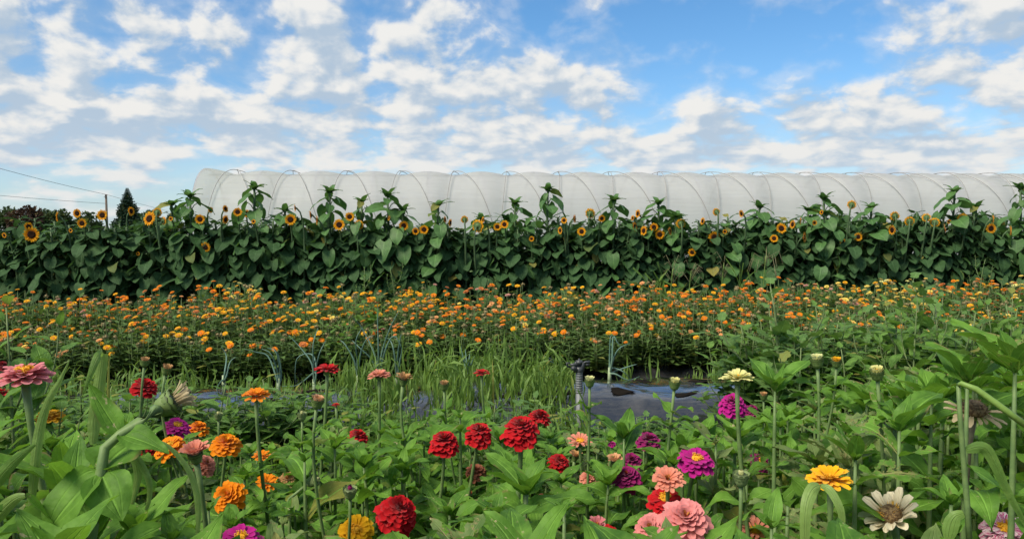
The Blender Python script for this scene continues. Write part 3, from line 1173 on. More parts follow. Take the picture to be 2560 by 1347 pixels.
def set_mat(o, mat):
    o.material_slots[0].link = 'OBJECT'
    o.material_slots[0].material = mat


def put_bloom(parent, p, tilt_to, size, mat, r, near=True):
    ax = (UP * 1.0 + tilt_to).normalized()
    q = ax.to_track_quat('Z', 'Y').to_matrix().to_4x4()
    f = link('flower', r.choice(CALF), parent, Matrix.Translation(p) @ q @ Matrix.Diagonal((size, size, size, 1)))
    set_mat(f, mat)
    if near: link('centre', CALC, f)
    return f


r = random.Random(77)
ROWS = [(4.52, .27), (4.78, .325), (5.05, .365), (5.32, .395), (5.58, .415)]
for ri, (d0, hh) in enumerate(ROWS):
    x = -4.9 - .1 * ri
    while x < 5.6 + .1 * ri:
        px = CX + F * x / (d0 + SLOPE * x)
        if -230 < px < 2790:
            # mix of colours drifts along the bed as in the photo
            if px < 900: wts = (6, 6, .8, 1.0, .3)
            elif px < 1450: wts = (6, 5, 1, 1.2, .2)
            elif px < 1900: wts = (7, 4, .9, 1.2, .2)
            else: wts = (3, 2, 1, 1.6, 4) if px > 2050 else (4, 2, 2.5, 1.6, .5)
            kd, cols, lab = r.choices(CKINDS, wts)[0]
            y = d0 + SLOPE * x + r.uniform(-.06, .06)
            t = thing('calendula_plant', (x, y, .06), lab, 'calendula', kd + ' calendulas in the bed', r.random() * 6.28)
            sm, lm, tips = CALV[r.randrange(8)]
            s = hh / .42 * r.uniform(.84, 1.12)
            sc = Matrix.Diagonal((1.0, 1.0, s, 1))
            link('stems', sm, t, sc)
            link('leaves', lm, t, sc)
            nf = (5, 8, 10, 11, 12)[ri] + r.randint(-3, 3)
            ids = list(range(len(tips)))
            r.shuffle(ids)
            for k, ti in enumerate(ids):
                p = Vector((tips[ti].x, tips[ti].y, tips[ti].z * s + .005))
                rz = t.rotation_euler[2]
                tc = Matrix.Rotation(-rz, 3, 'Z') @ Vector((r.uniform(-.5, .5), -r.uniform(.0, .75) - (.5 if ri == 0 else 0), 0))
                if k < nf:
                    put_bloom(t, p, tc * .8, r.uniform(.40, .76), P[r.choice(cols)], r, ri < 2)
                elif k < nf + (5 if ri < 2 else 3):
                    f = link('seed_head', CALS, t, Matrix.Translation(p) @ Matrix.Diagonal((.95, .95, .95, 1)))
        x += .20 + r.uniform(-.03, .03)
# ------------------------------------------------------------------ zinnias
def zinnia_head(seed, style, colour, Rr):
    """petals, disc and calyx meshes, axis +Z, petals leave the calyx at z = 0; Rr = bloom radius"""
    r = random.Random(seed)
    pm, dm, cm = MB(), MB(), MB()
    Z = UP

    def ring(cnt, L, W, b, z, e0, e1, cup=.35, prof=w_spat, notch=.05, jit=.22, nv=4, nu=3):
        for k in range(cnt):
            a = (k + r.uniform(-.25, .25)) / cnt * 6.283 + ring.ph
            rad = Vector((math.cos(a), math.sin(a), 0))
            petal(pm, rad * b + Z * z, rad, Z, L * r.uniform(.86, 1.08), W * r.uniform(.88, 1.12), e0 + r.uniform(-jit, jit), e1 + r.uniform(-jit, jit) * 1.4,
                  cup, r.random(), prof, nu, nv, notch)
        ring.ph += .37
    ring.ph = r.random()
    disc = None
    ch = .32 * Rr
    if style == 'pompom':
        n = 9
        for i in range(n):
            t = i / (n - 1)
            ring(int(17 - 9 * t), Rr * (.92 - .62 * t), Rr * (.40 - .16 * t), Rr * .10 * (1 - t), Rr * (.62 * t), -.50 + 1.75 * t, -.95 + 2.0 * t, .38)
        disc = 'red'
    elif style == 'dome':
        n = 8
        for i in range(n):
            t = i / (n - 1)
            ring(int(16 - 8 * t), Rr * (.93 - .64 * t), Rr * (.42 - .18 * t), Rr * .11 * (1 - t * .5), Rr * (.34 * t), -.50 + 1.25 * t, -.90 + 1.75 * t, .36)
        disc = 'core'
    elif style == 'double':
        n = 7
        for i in range(n):
            t = i / (n - 1)
            ring(int(15 - 7 * t), Rr * (.95 - .66 * t), Rr * (.42 - .18 * t), Rr * .11 * (1 - t * .5), Rr * (.40 * t), -.22 + 1.15 * t, -.45 + 1.35 * t, .36)
        disc = 'core'
    elif style == 'semi':
        for i in range(4):
            t = i / 3
            ring(int(15 - 3 * t), Rr * (.92 - .34 * t), Rr * (.40 - .10 * t), Rr * .13, Rr * (.05 + .20 * t), -.12 + .50 * t, -.35 + .45 * t, .3)
        disc = 'yellow'
    elif style == 'flat':
        for i in range(3):
            t = i / 2
            ring(int(17 - 4 * t), Rr * (.94 - .34 * t), Rr * (.30 - .06 * t), Rr * .13, Rr * (.03 + .12 * t), .18 + .40 * t, -.18 + .55 * t, .3)
        disc = 'core'
    elif style == 'daisy':
        for i in range(2):
            ring(14 - 2 * i, Rr * (.9 - .2 * i), Rr * (.25), Rr * .2, Rr * (.04 + .1 * i), .28 + .25 * i, .0 + .2 * i, .35)
        disc = 'yellow'
    elif style == 'cup':       # half opened
        for i in range(3):
            t = i / 2
            ring(int(13 - 3 * t), Rr * (.95 - .25 * t), Rr * (.42 - .1 * t), Rr * .25, Rr * (.1 + .05 * t), .75 + .35 * t, .30 + .6 * t, .4)
        disc = 'core'
        ch = .75 * Rr
    elif style == 'crownbud':  # petals just showing in a ring on the bud
        ring(13, Rr * .62, Rr * .40, Rr * .62, Rr * .15, 1.35, .75, .3)
        ring(11, Rr * .5, Rr * .36, Rr * .52, Rr * .15, 1.5, 1.5, .3)
        disc = 'core'
        ch = 1.25 * Rr
    elif style == 'bud':
        ring(9, Rr * .7, Rr * .5, Rr * .35, Rr * .1, 1.5, 2.3, .4)
        ch = 1.7 * Rr
    elif style == 'wilt':      # faded daisy: curled cream petals round a brown cone
        ring(12, Rr * .95, Rr * .34, Rr * .28, Rr * .02, .32, .55, .7, jit=.38)
        ring(9, Rr * .70, Rr * .28, Rr * .25, Rr * .04, .25, .45, .7, jit=.3)
        disc = 'cone'
    elif style == 'spent':     # dried cone with a few hanging petals
        ring(9, Rr * .95, Rr * .24, Rr * .3, 0, .1, -.3, .6, jit=.5)
        ring(12, Rr * .5, Rr * .2, Rr * .3, 0.02 * Rr, -.3, -.9, .6, jit=.4)
        disc = 'bigcone'
    elif style == 'husk':      # green scaly base with a tuft of faded petals
        ring(15, Rr * 1.5, Rr * .36, Rr * .66, Rr * .35, 1.25, .95, .5, jit=.25)
        ring(13, Rr * 1.35, Rr * .34, Rr * .45, Rr * .35, 1.45, 1.25, .5, jit=.25)
        ring(8, Rr * 1.1, Rr * .3, Rr * .2, Rr * .4, 1.5, 1.5, .5, jit=.25)
        ch = 1.6 * Rr
    # calyx: scaly ovoid below the petals
    cr = {'crownbud': .80, 'bud': .95, 'husk': .98, 'cup': .42}.get(style, .27) * Rr
    lathe(cm, [(cr * .32, -ch), (cr * .8, -ch * .75), (cr, -ch * .35), (cr * .93, 0), (cr * .6, ch * .1)], 12)
    big = style in ('crownbud', 'bud', 'husk', 'cup')
    for row in range(4 if big else 3):
        f = row / 3.2
        zz = -ch * (.85 - .72 * f)
        rr_ = cr * (.55 + .42 * min(1, f * 1.6))
        for k in range(10):
            a = (k + .5 * (row % 2)) / 10 * 6.283
            rad = Vector((math.cos(a), math.sin(a), 0))
            petal(cm, rad * rr_ + Z * zz, rad, Z, ch * .42, cr * .72, 1.15 - .2 * f, 1.5 + .25 * f, .25, r.random(), w_tip, 2, 3)
    dmat = None
    if disc in ('core', 'red'):
        h0 = Rr * {'pompom': .60, 'double': .40, 'dome': .34, 'flat': .14, 'cup': .3, 'crownbud': .2}.get(style, .3)
        for k in range(34):
            a, q = r.random() * 6.28, math.sqrt(r.random())
            rad = Vector((math.cos(a), math.sin(a), 0))
            petal(dm, rad * q * Rr * (.20 if style != 'crownbud' else .42) + Z * (h0 - q * Rr * .05), rad, Z, Rr * .20 * (1.1 - .3 * q), Rr * .09, 1.5 - .5 * q, .7 + .6 * r.random(), .5, r.random(), w_tip, 2, 2)
        dmat = M['core_peach'] if colour in ('pink', 'salmon', 'peach', 'tan', 'orange', 'yellow', 'rose', 'lime', 'cream') else M['core_red']
        if colour in ('yellow', 'orange', 'cream', 'lime'): dmat = M['floret']
    elif disc == 'yellow':
        h0 = Rr * (.30 if style == 'semi' else .16)
        lathe(dm, [(Rr * .24, h0 - Rr * .2), (Rr * .24, h0), (Rr * .15, h0 + Rr * .08), (.001, h0 + Rr * .10)], 10)
        for k in range(46):
            a = r.random() * 6.28
            q = r.uniform(.35, 1.0)
            b = Vector((math.cos(a) * q * Rr * .27, math.sin(a) * q * Rr * .27, h0 + Rr * .04 * (1 - q)))
            dd = Vector((math.cos(a) * .6 * q, math.sin(a) * .6 * q, 1)).normalized()
            for e in range(5):
                th = e * 1.2566 + a
                x1 = dd.orthogonal().normalized()
                rad = (x1 * math.cos(th) + dd.cross(x1) * math.sin(th))
                petal(dm, b + dd * Rr * .11, rad, dd, Rr * .075, Rr * .05, .5, -.1, .3, r.random(), w_ray, 1, 1)
            tube(dm, [b - dd * Rr * .05, b + dd * Rr * .11], Rr * .022, 4, cap=False)
        dmat = M['floret']
    elif disc in ('cone', 'bigcone'):
        k0 = 1.0 if disc == 'cone' else 1.25
        lathe(dm, [(Rr * .30 * k0, -.05 * Rr), (Rr * .40 * k0, Rr * .12), (Rr * .37 * k0, Rr * .30), (Rr * .24 * k0, Rr * .44), (.001, Rr * .47)], 14)
        for k in range(320):
            z = r.uniform(-.02, .45)
            q = .41 * k0 if z < .2 else .41 * k0 * math.sqrt(max(0, 1 - ((z - .2) / .30) ** 2))
            a = r.random() * 6.28
            b = Vector((math.cos(a) * q * Rr, math.sin(a) * q * Rr, z * Rr))
            dd = Vector((math.cos(a), math.sin(a), .5 + z)).normalized()
            petal(dm, b, dd, dd.orthogonal().normalized(), Rr * .13, Rr * .035, 0, r.uniform(-.3, .3), .3, 2.0 if (z > .34 and style == 'wilt') else r.random(), w_ray, 1, 1)
        dmat = M['core_brown']
    cal = M['calyx_pale'] if style in ('bud',) else M['calyx']
    return pm.mesh('flower_head', P[colour]), (dm.mesh('disc', dmat) if dm.v else None), cm.mesh('calyx', cal), ch


# px, py, width (photo pixels), style, colour, tilt to the viewer (deg), sideways tilt (deg), label
Z = [
    (62, 940, 140, 'semi', 'rose', 4, -3, 'big pink zinnia with a yellow-orange centre, tallest in the corner by the folded grass blade'),
    (2, 985, 52, 'double', 'red', 10, -10, 'red zinnia half hidden under the big pink zinnia in the corner'),
    (4, 914, 40, 'double', 'darkred', 5, 0, 'small dark red zinnia peeping over the big pink zinnia in the corner'),
    (125, 1043, 76, 'semi', 'yellow', 6, 0, 'yellow zinnia behind a curved grass blade near the corner pink zinnia'),
    (362, 967, 72, 'double', 'red', 22, 12, 'red zinnia with a small orange centre beside two brown buds'),
    (434, 1003, 58, 'husk', 'dried', 12, 62, 'big nodding spent zinnia with a green scaly base and faded cream petals'),
    (362, 902, 26, 'crownbud', 'tan', 5, 8, 'tan-topped zinnia bud, higher of two above the red bloom'),
    (417, 921, 28, 'crownbud', 'tan', 10, 15, 'tan-topped zinnia bud, lower of two above the red bloom'),
    (640, 989, 76, 'flat', 'orange', 4, 0, 'single orange zinnia on a tall stem in front of the shiny plastic'),
    (818, 925, 64, 'flat', 'red', 3, 2, 'thin red zinnia with a cream centre on a long straight stem'),
    (794, 1001, 36, 'crownbud', 'peach', 8, 10, 'pale bud with peach petals just under the thin red zinnia'),
    (546, 1037, 20, 'bud', 'lime', 5, 0, 'small round green bud before the shiny plastic, near the purple zinnia'),
    (755, 1036, 22, 'bud', 'lime', 5, 0, 'dark green round bud close to the pale peach bud'),
    (840, 1012, 20, 'flat', 'red', 5, 0, 'tiny red zinnia low beside the stem of the thin red one'),
    (443, 1068, 72, 'semi', 'magenta', 20, 15, 'purple magenta zinnia touching an orange one, under the spent head'),
    (495, 1070, 60, 'double', 'orange', 12, 5, 'orange zinnia pressed against the purple magenta zinnia'),
    (366, 1120, 54, 'double', 'red', 38, -12, 'deep red zinnia behind the thick bent stem of the spent head'),
    (425, 1118, 84, 'semi', 'orange', 22, -20, 'orange zinnia partly covered by a broad leaf, next to deep red zinnia'),
    (486, 1126, 74, 'cup', 'salmon', 12, -8, 'salmon zinnia with half-folded petals on a pale thick stem'),
    (514, 1160, 62, 'double', 'salmon', 45, 20, 'faded salmon zinnia tucked behind the half-folded salmon one'),
    (566, 1109, 84, 'double', 'orange', 26, 5, 'full domed orange zinnia with neat layered petals'),
    (571, 1240, 92, 'double', 'orange', 48, -20, 'big ragged orange zinnia facing forward under leaves'),
    (655, 1140, 50, 'flat', 'orange', 10, 0, 'orange zinnia peeking flat over a leaf behind the domed orange one'),
    (668, 1206, 58, 'flat', 'orange', 30, 0, 'small orange zinnia low in shade behind the ragged orange one'),
    (718, 1196, 44, 'flat', 'tan', 25, 0, 'withering orange-brown zinnia low in the shade near a green bud'),
    (291, 1257, 30, 'flat', 'orange', 30, 0, 'small orange zinnia low between the two large front leaves'),
    (219, 1213, 48, 'flat', 'orange', 20, 0, 'orange zinnia low behind the big front leafy shoot'),
    (160, 1164, 24, 'flat', 'orange', 10, 0, 'tiny orange zinnia beneath the yellow zinnia stem'),
    (602, 1349, 110, 'semi', 'magenta', 25, 0, 'magenta zinnia cut off by the bottom edge'),
    (38, 1240, 72, 'double', 'brick', 25, 0, 'brownish pink fading zinnia low in the corner'),
    (786, 1200, 30, 'bud', 'lime', 20, 60, 'round green bud on a stem lying sideways'),
    (458, 1243, 22, 'bud', 'lime', 20, 0, 'small green bud between leaves below the half-folded salmon zinnia'),
    (948, 939, 62, 'flat', 'salmon', 4, 0, 'flat salmon pink zinnia on a tall thin stem over the grass'),
    (1010, 944, 44, 'cup', 'tan', 8, 10, 'tan peach half-open zinnia beside the flat salmon one'),
    (1110, 961, 26, 'crownbud', 'tan', 6, 0, 'tan-tipped bud standing in the grass'),
    (1204, 933, 43, 'flat', 'red', 4, 0, 'small orange-red zinnia alone on a straight stem over the grass'),
    (895, 1090, 60, 'double', 'red', 12, 10, 'red zinnia partly behind leaves, apart from the red group'),
    (1110, 1100, 94, 'dome', 'red', 14, 0, 'red zinnia, lowest of the three big red ones in a rising line'),
    (1198, 1078, 88, 'dome', 'red', 18, 8, 'red zinnia, middle of the three big red ones in a rising line'),
    (1302, 1068, 113, 'dome', 'red', 20, 0, 'largest red zinnia, a full domed bloom on a tall bare stem'),
    (1349, 1040, 62, 'double', 'red', 10, 10, 'red zinnia peeking from behind the largest red dome'),
    (1474, 951, 29, 'crownbud', 'lime', 6, 0, 'cream green bud with two leaves beside the sprinkler pipe'),
    (1687, 956, 32, 'crownbud', 'cream', 6, 5, 'cream bud with a dark red middle in front of the shiny plastic'),
    (1511, 1057, 20, 'crownbud', 'orange', 6, 0, 'tiny orange-tipped bud over the salmon bloom'),
    (1450, 1105, 66, 'daisy', 'salmon', 16, 0, 'flat salmon zinnia with narrow petals right of the largest red dome'),
    (1398, 1154, 62, 'double', 'red', 24, 15, 'red zinnia half hidden behind a peach-brown withering one'),
    (1439, 1136, 36, 'cup', 'tan', 8, 10, 'peach-brown withering zinnia in front of a half-hidden red one'),
    (1537, 1147, 42, 'cup', 'peach', 12, 0, 'small peach zinnia in front of dark plum zinnias'),
    (1578, 1150, 58, 'double', 'plum', 25, 0, 'dark plum zinnia behind the small peach one'),
    (1566, 1192, 86, 'double', 'plum', 30, 0, 'wide dark plum zinnia low in shade below the small peach one'),
    (1622, 1101, 70, 'double', 'plum', 14, 5, 'plum zinnia under chewed leaves, before the shiny plastic'),
    (1530, 1109, 22, 'double', 'magenta', 20, 0, 'tiny magenta bloom edge by the thin orange-tipped bud stem'),
    (1470, 1193, 48, 'double', 'salmon', 30, 10, 'salmon-brown fading zinnia below the withering peach one'),
    (1190, 1178, 60, 'double', 'brick', 20, 0, 'faded brick red zinnia in shade beneath the red line'),
    (997, 1276, 124, 'pompom', 'red', 40, 14, 'huge crimson pompom zinnia leaning forward at the front'),
    (891, 1326, 96, 'semi', 'yellow', 42, 0, 'golden yellow zinnia facing up at the very front beside the crimson pompom'),
    (875, 1226, 32, 'bud', 'plum', 14, 0, 'dark purple bud between big front leaves above the golden zinnia'),
    (1169, 1236, 27, 'crownbud', 'red', 10, 0, 'green bud with a red tip below the red line'),
    (1670, 1198, 86, 'flat', 'salmon', 34, 0, 'salmon zinnia with open petals above the red yellow-centred one'),
    (1662, 1251, 100, 'semi', 'red', 26, 0, 'red zinnia with a bright yellow ring centre'),
    (1712, 1299, 142, 'double', 'pink', 38, 6, 'largest pink zinnia, a full layered bloom at the front'),
    (1628, 1322, 106, 'double', 'pink', 46, -14, 'pink zinnia touching the largest pink one, lower down'),
    (1492, 1309, 48, 'cup', 'rose', 24, 0, 'small dusty pink zinnia with yellow centre above a small red one'),
    (1519, 1335, 58, 'double', 'red', 50, 0, 'small red zinnia facing forward at the bottom edge'),
    (1357, 1243, 30, 'double', 'brick', 30, 10, 'small brick red bloom half covered by leaves'),
    (1323, 1141, 15, 'bud', 'plum', 20, 0, 'tiny round bud against a big leaf by the tall bare stem'),
    (1843, 947, 88, 'flat', 'cream', 4, 0, 'cream yellow zinnia with flat open petals on the rising leafy side'),
    (1831, 1005, 82, 'dome', 'magenta', 24, 0, 'bright magenta ball-like zinnia under the cream yellow one'),
    (1880, 1025, 44, 'double', 'plum', 20, 20, 'dark magenta bloom tucked behind the bright magenta ball'),
    (1909, 988, 22, 'crownbud', 'tan', 8, 0, 'tan-tipped bud beside a tall upright leaf'),
    (2042, 899, 36, 'crownbud', 'lime', 6, -5, 'pale lime bud, one of two on the high leafy part, paler one'),
    (2091, 903, 28, 'crownbud', 'yellow', 8, 0, 'yellow-topped bud beside the pale lime one'),
    (2192, 930, 38, 'crownbud', 'cream', 14, -5, 'lemon cream opening bud on a thick stem between broad leaves'),
    (1739, 1153, 100, 'semi', 'magenta', 24, 10, 'magenta zinnia with a yellow tuft centre above the salmon one'),
    (1900, 1158, 66, 'semi', 'plum', 30, 35, 'dark magenta zinnia with a yellow centre hidden under leaves'),
    (2058, 1090, 22, 'bud', 'lime', 6, 5, 'smooth pale green bud on a slanted stem'),
    (1853, 1190, 38, 'bud', 'lime', 10, 0, 'large scaly green bud beside an upright leaf'),
    (1870, 1104, 21, 'crownbud', 'tan', 8, 0, 'cream-rimmed bud over the hidden dark magenta zinnia'),
    (2074, 1199, 116, 'flat', 'yellow', 14, -4, 'bright yellow zinnia above two hanging grass leaves'),
    (2226, 1284, 142, 'wilt', 'ivory', 26, -12, 'wilted ivory zinnia with brown cone and a yellow tip'),
    (2435, 1020, 128, 'spent', 'dried', 10, 6, 'dry brown spent zinnia head with hanging petals'),
    (2520, 1010, 52, 'flat', 'redwhite', 12, 0, 'red and white zinnia behind the bent reed stalk'),
    (2552, 944, 46, 'flat', 'salmon', 10, 0, 'salmon zinnia half cut off at the edge behind leaves'),
    (2514, 1327, 126, 'semi', 'stripe', 28, 0, 'white zinnia streaked with magenta, yellow centre, at the corner'),
    (1888, 1328, 86, 'daisy', 'salmon', 32, 0, 'narrow-petalled salmon pink zinnia at the bottom edge'),
    (2396, 1232, 22, 'bud', 'lime', 20, 0, 'tiny green bud nested in leaves near the bent reed'),
    (2389, 905, 22, 'crownbud', 'cream', 5, 0, 'tiny cream bud high among broad light leaves'),
]
REAL = {'bud': .021, 'crownbud': .024, 'husk': .026, 'cup': .042, 'pompom': .078, 'dome': .074, 'double': .070, 'semi': .072, 'flat': .060, 'daisy': .064, 'wilt': .078, 'spent': .070}
HERO = []
for z in Z:
    px, py, w, style = z[:4]
    dep = REAL[style] * F / w
    dep = min(dep, 1150.0 / max(60, py - 560), 2.25)
    dep = max(dep, .80)
    HERO.append((px, py, w, style, dep))


LOW = ('shade', 'half ', 'partly', 'tucked', 'faded', 'fading', 'tiny', 'withering', 'covered', 'behind', ' low ', 'under chewed', 'hidden', 'peeking', 'pressed')
SOFT = [any(k in z[7] for k in LOW) for z in Z]


def blocked(px, py, dep, wpx):
    """would a leaf of wpx pixels at this spot cover a farther bloom?"""
    for k_, (hx, hy, hw, st, hd) in enumerate(HERO):
        if SOFT[k_]: wpx_ = wpx * .35
        else: wpx_ = wpx
        if hd > dep + .015 and abs(px - hx) < hw * (.25 if SOFT[k_] else .5) + wpx_ * .55 and abs(py - hy) < hw * .38 + wpx * .40:
            return True
    return False


def stem_pts(b, p, axis, n=10, ln=.16):
    h = (p - b).length
    return bez(b, b + UP * h * .4, p - axis * min(ln, h * .4), p, n)


def leaf_pairs(lm, pts, r, first, last, L0, L1, mat_scale, base, check=True, n=None, ang0=None, wide=.40):
    """opposite pairs along a stem, each pair a quarter turn from the one below"""
    a = r.random() * 3.14 if ang0 is None else ang0
    n = n or 4
    for k in range(n):
        t = first + (last - first) * k / max(1, n - 1)
        q = t * (len(pts) - 1)
        i = min(len(pts) - 2, int(q))
        p = pts[i].lerp(pts[i + 1], q - i)
        L = (L0 + (L1 - L0) * k / max(1, n - 1)) * r.uniform(.85, 1.15)
        for s in (0, math.pi):
            aa = a + s + r.uniform(-.2, .2)
            o = Vector((math.cos(aa), math.sin(aa), 0))
            up = r.uniform(.25, .75) + .25 * t
            d = (o + UP * up).normalized()
            if check:
                wp = base + p + d * L * .5
                x, y = proj(wp)
                wq = base + p + d * L * .9
                x2, y2 = proj(wq)
                if wp.y > .3 and (blocked(x, y, wp.y, L * F / wp.y * .7) or blocked(x2, y2, wp.y, L * F / wp.y * .35)):
                    L2 = L * .55
                    wp = base + p + d * L2 * .5
                    x, y = proj(wp)
                    if blocked(x, y, wp.y, L2 * F / wp.y * .8):
                        continue
                    leaf(lm, p, d, UP, L2, L2 * wide, r.uniform(.4, 1.1), .22, .10, r.random(), w_zin, 4, 8, 0, r, r.uniform(-.3, .3))
                    continue
            leaf(lm, p, d, UP, L, L * wide * r.uniform(.8, 1.15), r.uniform(.4, 1.9), .22, .15, r.random(), w_zin, 4, 9, 0, r, r.uniform(-.4, .4))
        a += math.pi / 2 + r.uniform(-.3, .3)


SPECIAL_BASE = {'big nodding': (252, .82), 'largest red': (1268, None)}
for i, (px, py, w, style, colour, tilt, side, lab) in enumerate(Z):
    dep = HERO[i][4]
    r = random.Random(1000 + i)
    c = at(px, py, dep)
    Rr = w * dep / F * .5
    if style in ('pompom',): Rr *= 1.03
    tc = (CAM - c)
    tc.z = 0
    tc.normalize()
    rt = Vector((-tc.y, tc.x, 0))
    axis = (UP * math.cos(R_(tilt)) + tc * math.sin(R_(tilt)))
    axis = (axis * math.cos(R_(side)) + rt * math.sin(R_(side))).normalized()
    pm, dm, cm, ch = zinnia_head(2000 + i, style, colour, Rr)
    hc = {'pompom': .25, 'dome': .12, 'double': .10, 'semi': .08, 'flat': .05, 'daisy': .03, 'cup': .3, 'crownbud': 0, 'bud': -.2, 'husk': .1, 'wilt': .18, 'spent': .2}[style] * Rr
    hp = c - axis * hc
    base = Vector((c.x + r.uniform(-.07, .07), c.y + r.uniform(-.02, .10), 0))
    if style == 'husk':
        b2 = at(228, 1347, .80)
        base = Vector((b2.x, b2.y, 0))
    if lab.startswith('largest red'):
        b2 = at(1262, 1345, dep - .02)
        base = Vector((b2.x - .01, b2.y, 0))
    t = thing('zinnia_plant', base, lab, 'zinnia', 'zinnias in bloom' if style not in ('bud', 'crownbud') else 'zinnia buds')
    neck = hp - axis * ch * .92 - base
    if style == 'husk':
        pts = []
        for (qx, qy, dd) in ((228, 1350, .80), (240, 1270, .80), (252, 1180, .80), (262, 1120, .81), (300, 1085, .82), (350, 1052, .83), (392, 1030, .84)):
            pts.append(at(qx, qy, dd) - base)
        pts = [Vector((0, 0, 0)), Vector((pts[0].x * .7, 0, pts[0].z * .6))] + pts + [neck]
        rad = [.0052] * (len(pts) - 1) + [.0080]
        rad[-2] = .0062
    else:
        pts = stem_pts(Vector((0, 0, 0)), neck, axis)
        k = .0024 if style in ('bud', 'crownbud') else .0032
        rad = [k * 1.15] * (len(pts) - 2) + [k * 1.05, k * (1.35 if style not in ('bud', 'crownbud') else 1.2)]
        if lab.startswith('largest red') or w > 120: rad = [x * 1.25 for x in rad]
    sm = MB()
    tube(sm, pts, rad, 8)
    link('stem', sm.mesh('stem', M['zstem_brown'] if colour in ('brick', 'dried') and style != 'husk' else M['zstem']), t)
    lm = MB()
    hgt = neck.length
    small = style in ('bud', 'crownbud')
    if style == 'husk':
        # broad leaf pair at the knee and one under the head, as in the photo
        for (q, dx, L, W, b_, mid) in ((4, Vector((-.62, -.45, -.62)), .078, .06, .5, 0), (4, Vector((.15, .9, .45)), .07, .06, .6, 0), (4, Vector((.55, -.5, -.55)), .06, .05, .5, 0),
                                       (6, Vector((-.62, .2, .80)), .064, .026, -.25, 0), (6, Vector((.75, -.25, -.10)), .062, .03, .5, 0)):
            leaf(lm, pts[q], dx, UP + Vector((0, -.6, 0)), L, W, b_, .3, .12, r.random(), w_zin, 6, 10, 0, r)
    else:
        up_last = max(.30, 1 - (.085 if small else .15) / max(.2, hgt))
        leaf_pairs(lm, pts, r, .12, up_last, .14 if not small else .12, .085 if not small else .06, 1, base, True, 5)
    if small:
        leaf_pairs(lm, pts, r, 1 - .055 / max(.2, hgt), 1 - .05 / max(.2, hgt), .055, .05, 1, base, True, 1, wide=.36)
    worn = r.random() < .14
    if lm.v:
        link('leaves', lm.mesh('leaves', M['zleaf_worn'] if worn else M['zleaf']), t)
    q = axis.to_track_quat('Z', 'Y').to_matrix().to_4x4()
    hd = link('flower_head', pm, t, Matrix.Translation(hp - base) @ q)
    if dm: link('disc', dm, hd)
    link('calyx', cm, hd)


def shoot_mesh(seed, H, L0=.135, n=5, tip=True, spread=1.0):
    r = random.Random(seed)
    sm, lm = MB(), MB()
    top = Vector((r.uniform(-.04, .04), r.uniform(-.04, .04), H))
    pts = bez(Vector((0, 0, 0)), UP * H * .35, top - UP * H * .3 + Vector((r.uniform(-.02, .02), 0, 0)), top, 8)
    tube(sm, pts, [.0042] * 7 + [.0036, .003], 6)
    leaf_pairs(lm, pts, r, .12, .93, L0, L0 * .72, 1, Vector((0, 0, 0)), False, n, wide=.42)
    ba = r.random() * 6.28
    for s_ in range(2):
        ba += 2.6 + r.uniform(-.4, .4)
        o = Vector((math.cos(ba), math.sin(ba), 0))
        hh = H * r.uniform(.62, .92)
        bp = bez(UP * H * .08, o * .05 + UP * H * .15, o * .085 + UP * hh * .6, o * r.uniform(.07, .11) + UP * hh, 7)
        tube(sm, bp, [.0035] * 7 + [.0028], 5)
        leaf_pairs(lm, bp, r, .35, .98, L0 * .95, L0 * .6, 1, Vector((0, 0, 0)), False, n - 1, wide=.42)
    if tip:
        a = r.random() * 3
        for k in range(6):
            aa = a + k * 1.57 + (k // 2) * .1
            o = Vector((math.cos(aa), math.sin(aa), 0))
            up = (.8, .8, 1.5, 1.5, 2.6, 2.6)[k]
            L = L0 * (.66, .66, .52, .52, .34, .34)[k] * r.uniform(.85, 1.15)
            leaf(lm, top, (o + UP * up).normalized(), UP - o * .3 if up > 1 else UP, L, L * .42, r.uniform(.1, .9), .3, .08, r.random(), w_zin, 4, 7, 0, r)
    SHMB[seed] = (sm, lm)
    a_, b_ = sm.mesh('stem', M['zstem']), lm.mesh('leaves', M['zleaf'])
    return a_, b_, seed


SHMB = {}
SHV = [shoot_mesh(3000 + i, .5, .14, 5 if i % 3 else 6, True) for i in range(9)]
SHW = [shoot_mesh(3100 + i, .5, .125, 5, i % 2 == 0) for i in range(3)]
for s_, l_, _ in SHW:
    l_.materials.clear()
    l_.materials.append(M['zleaf_worn'])

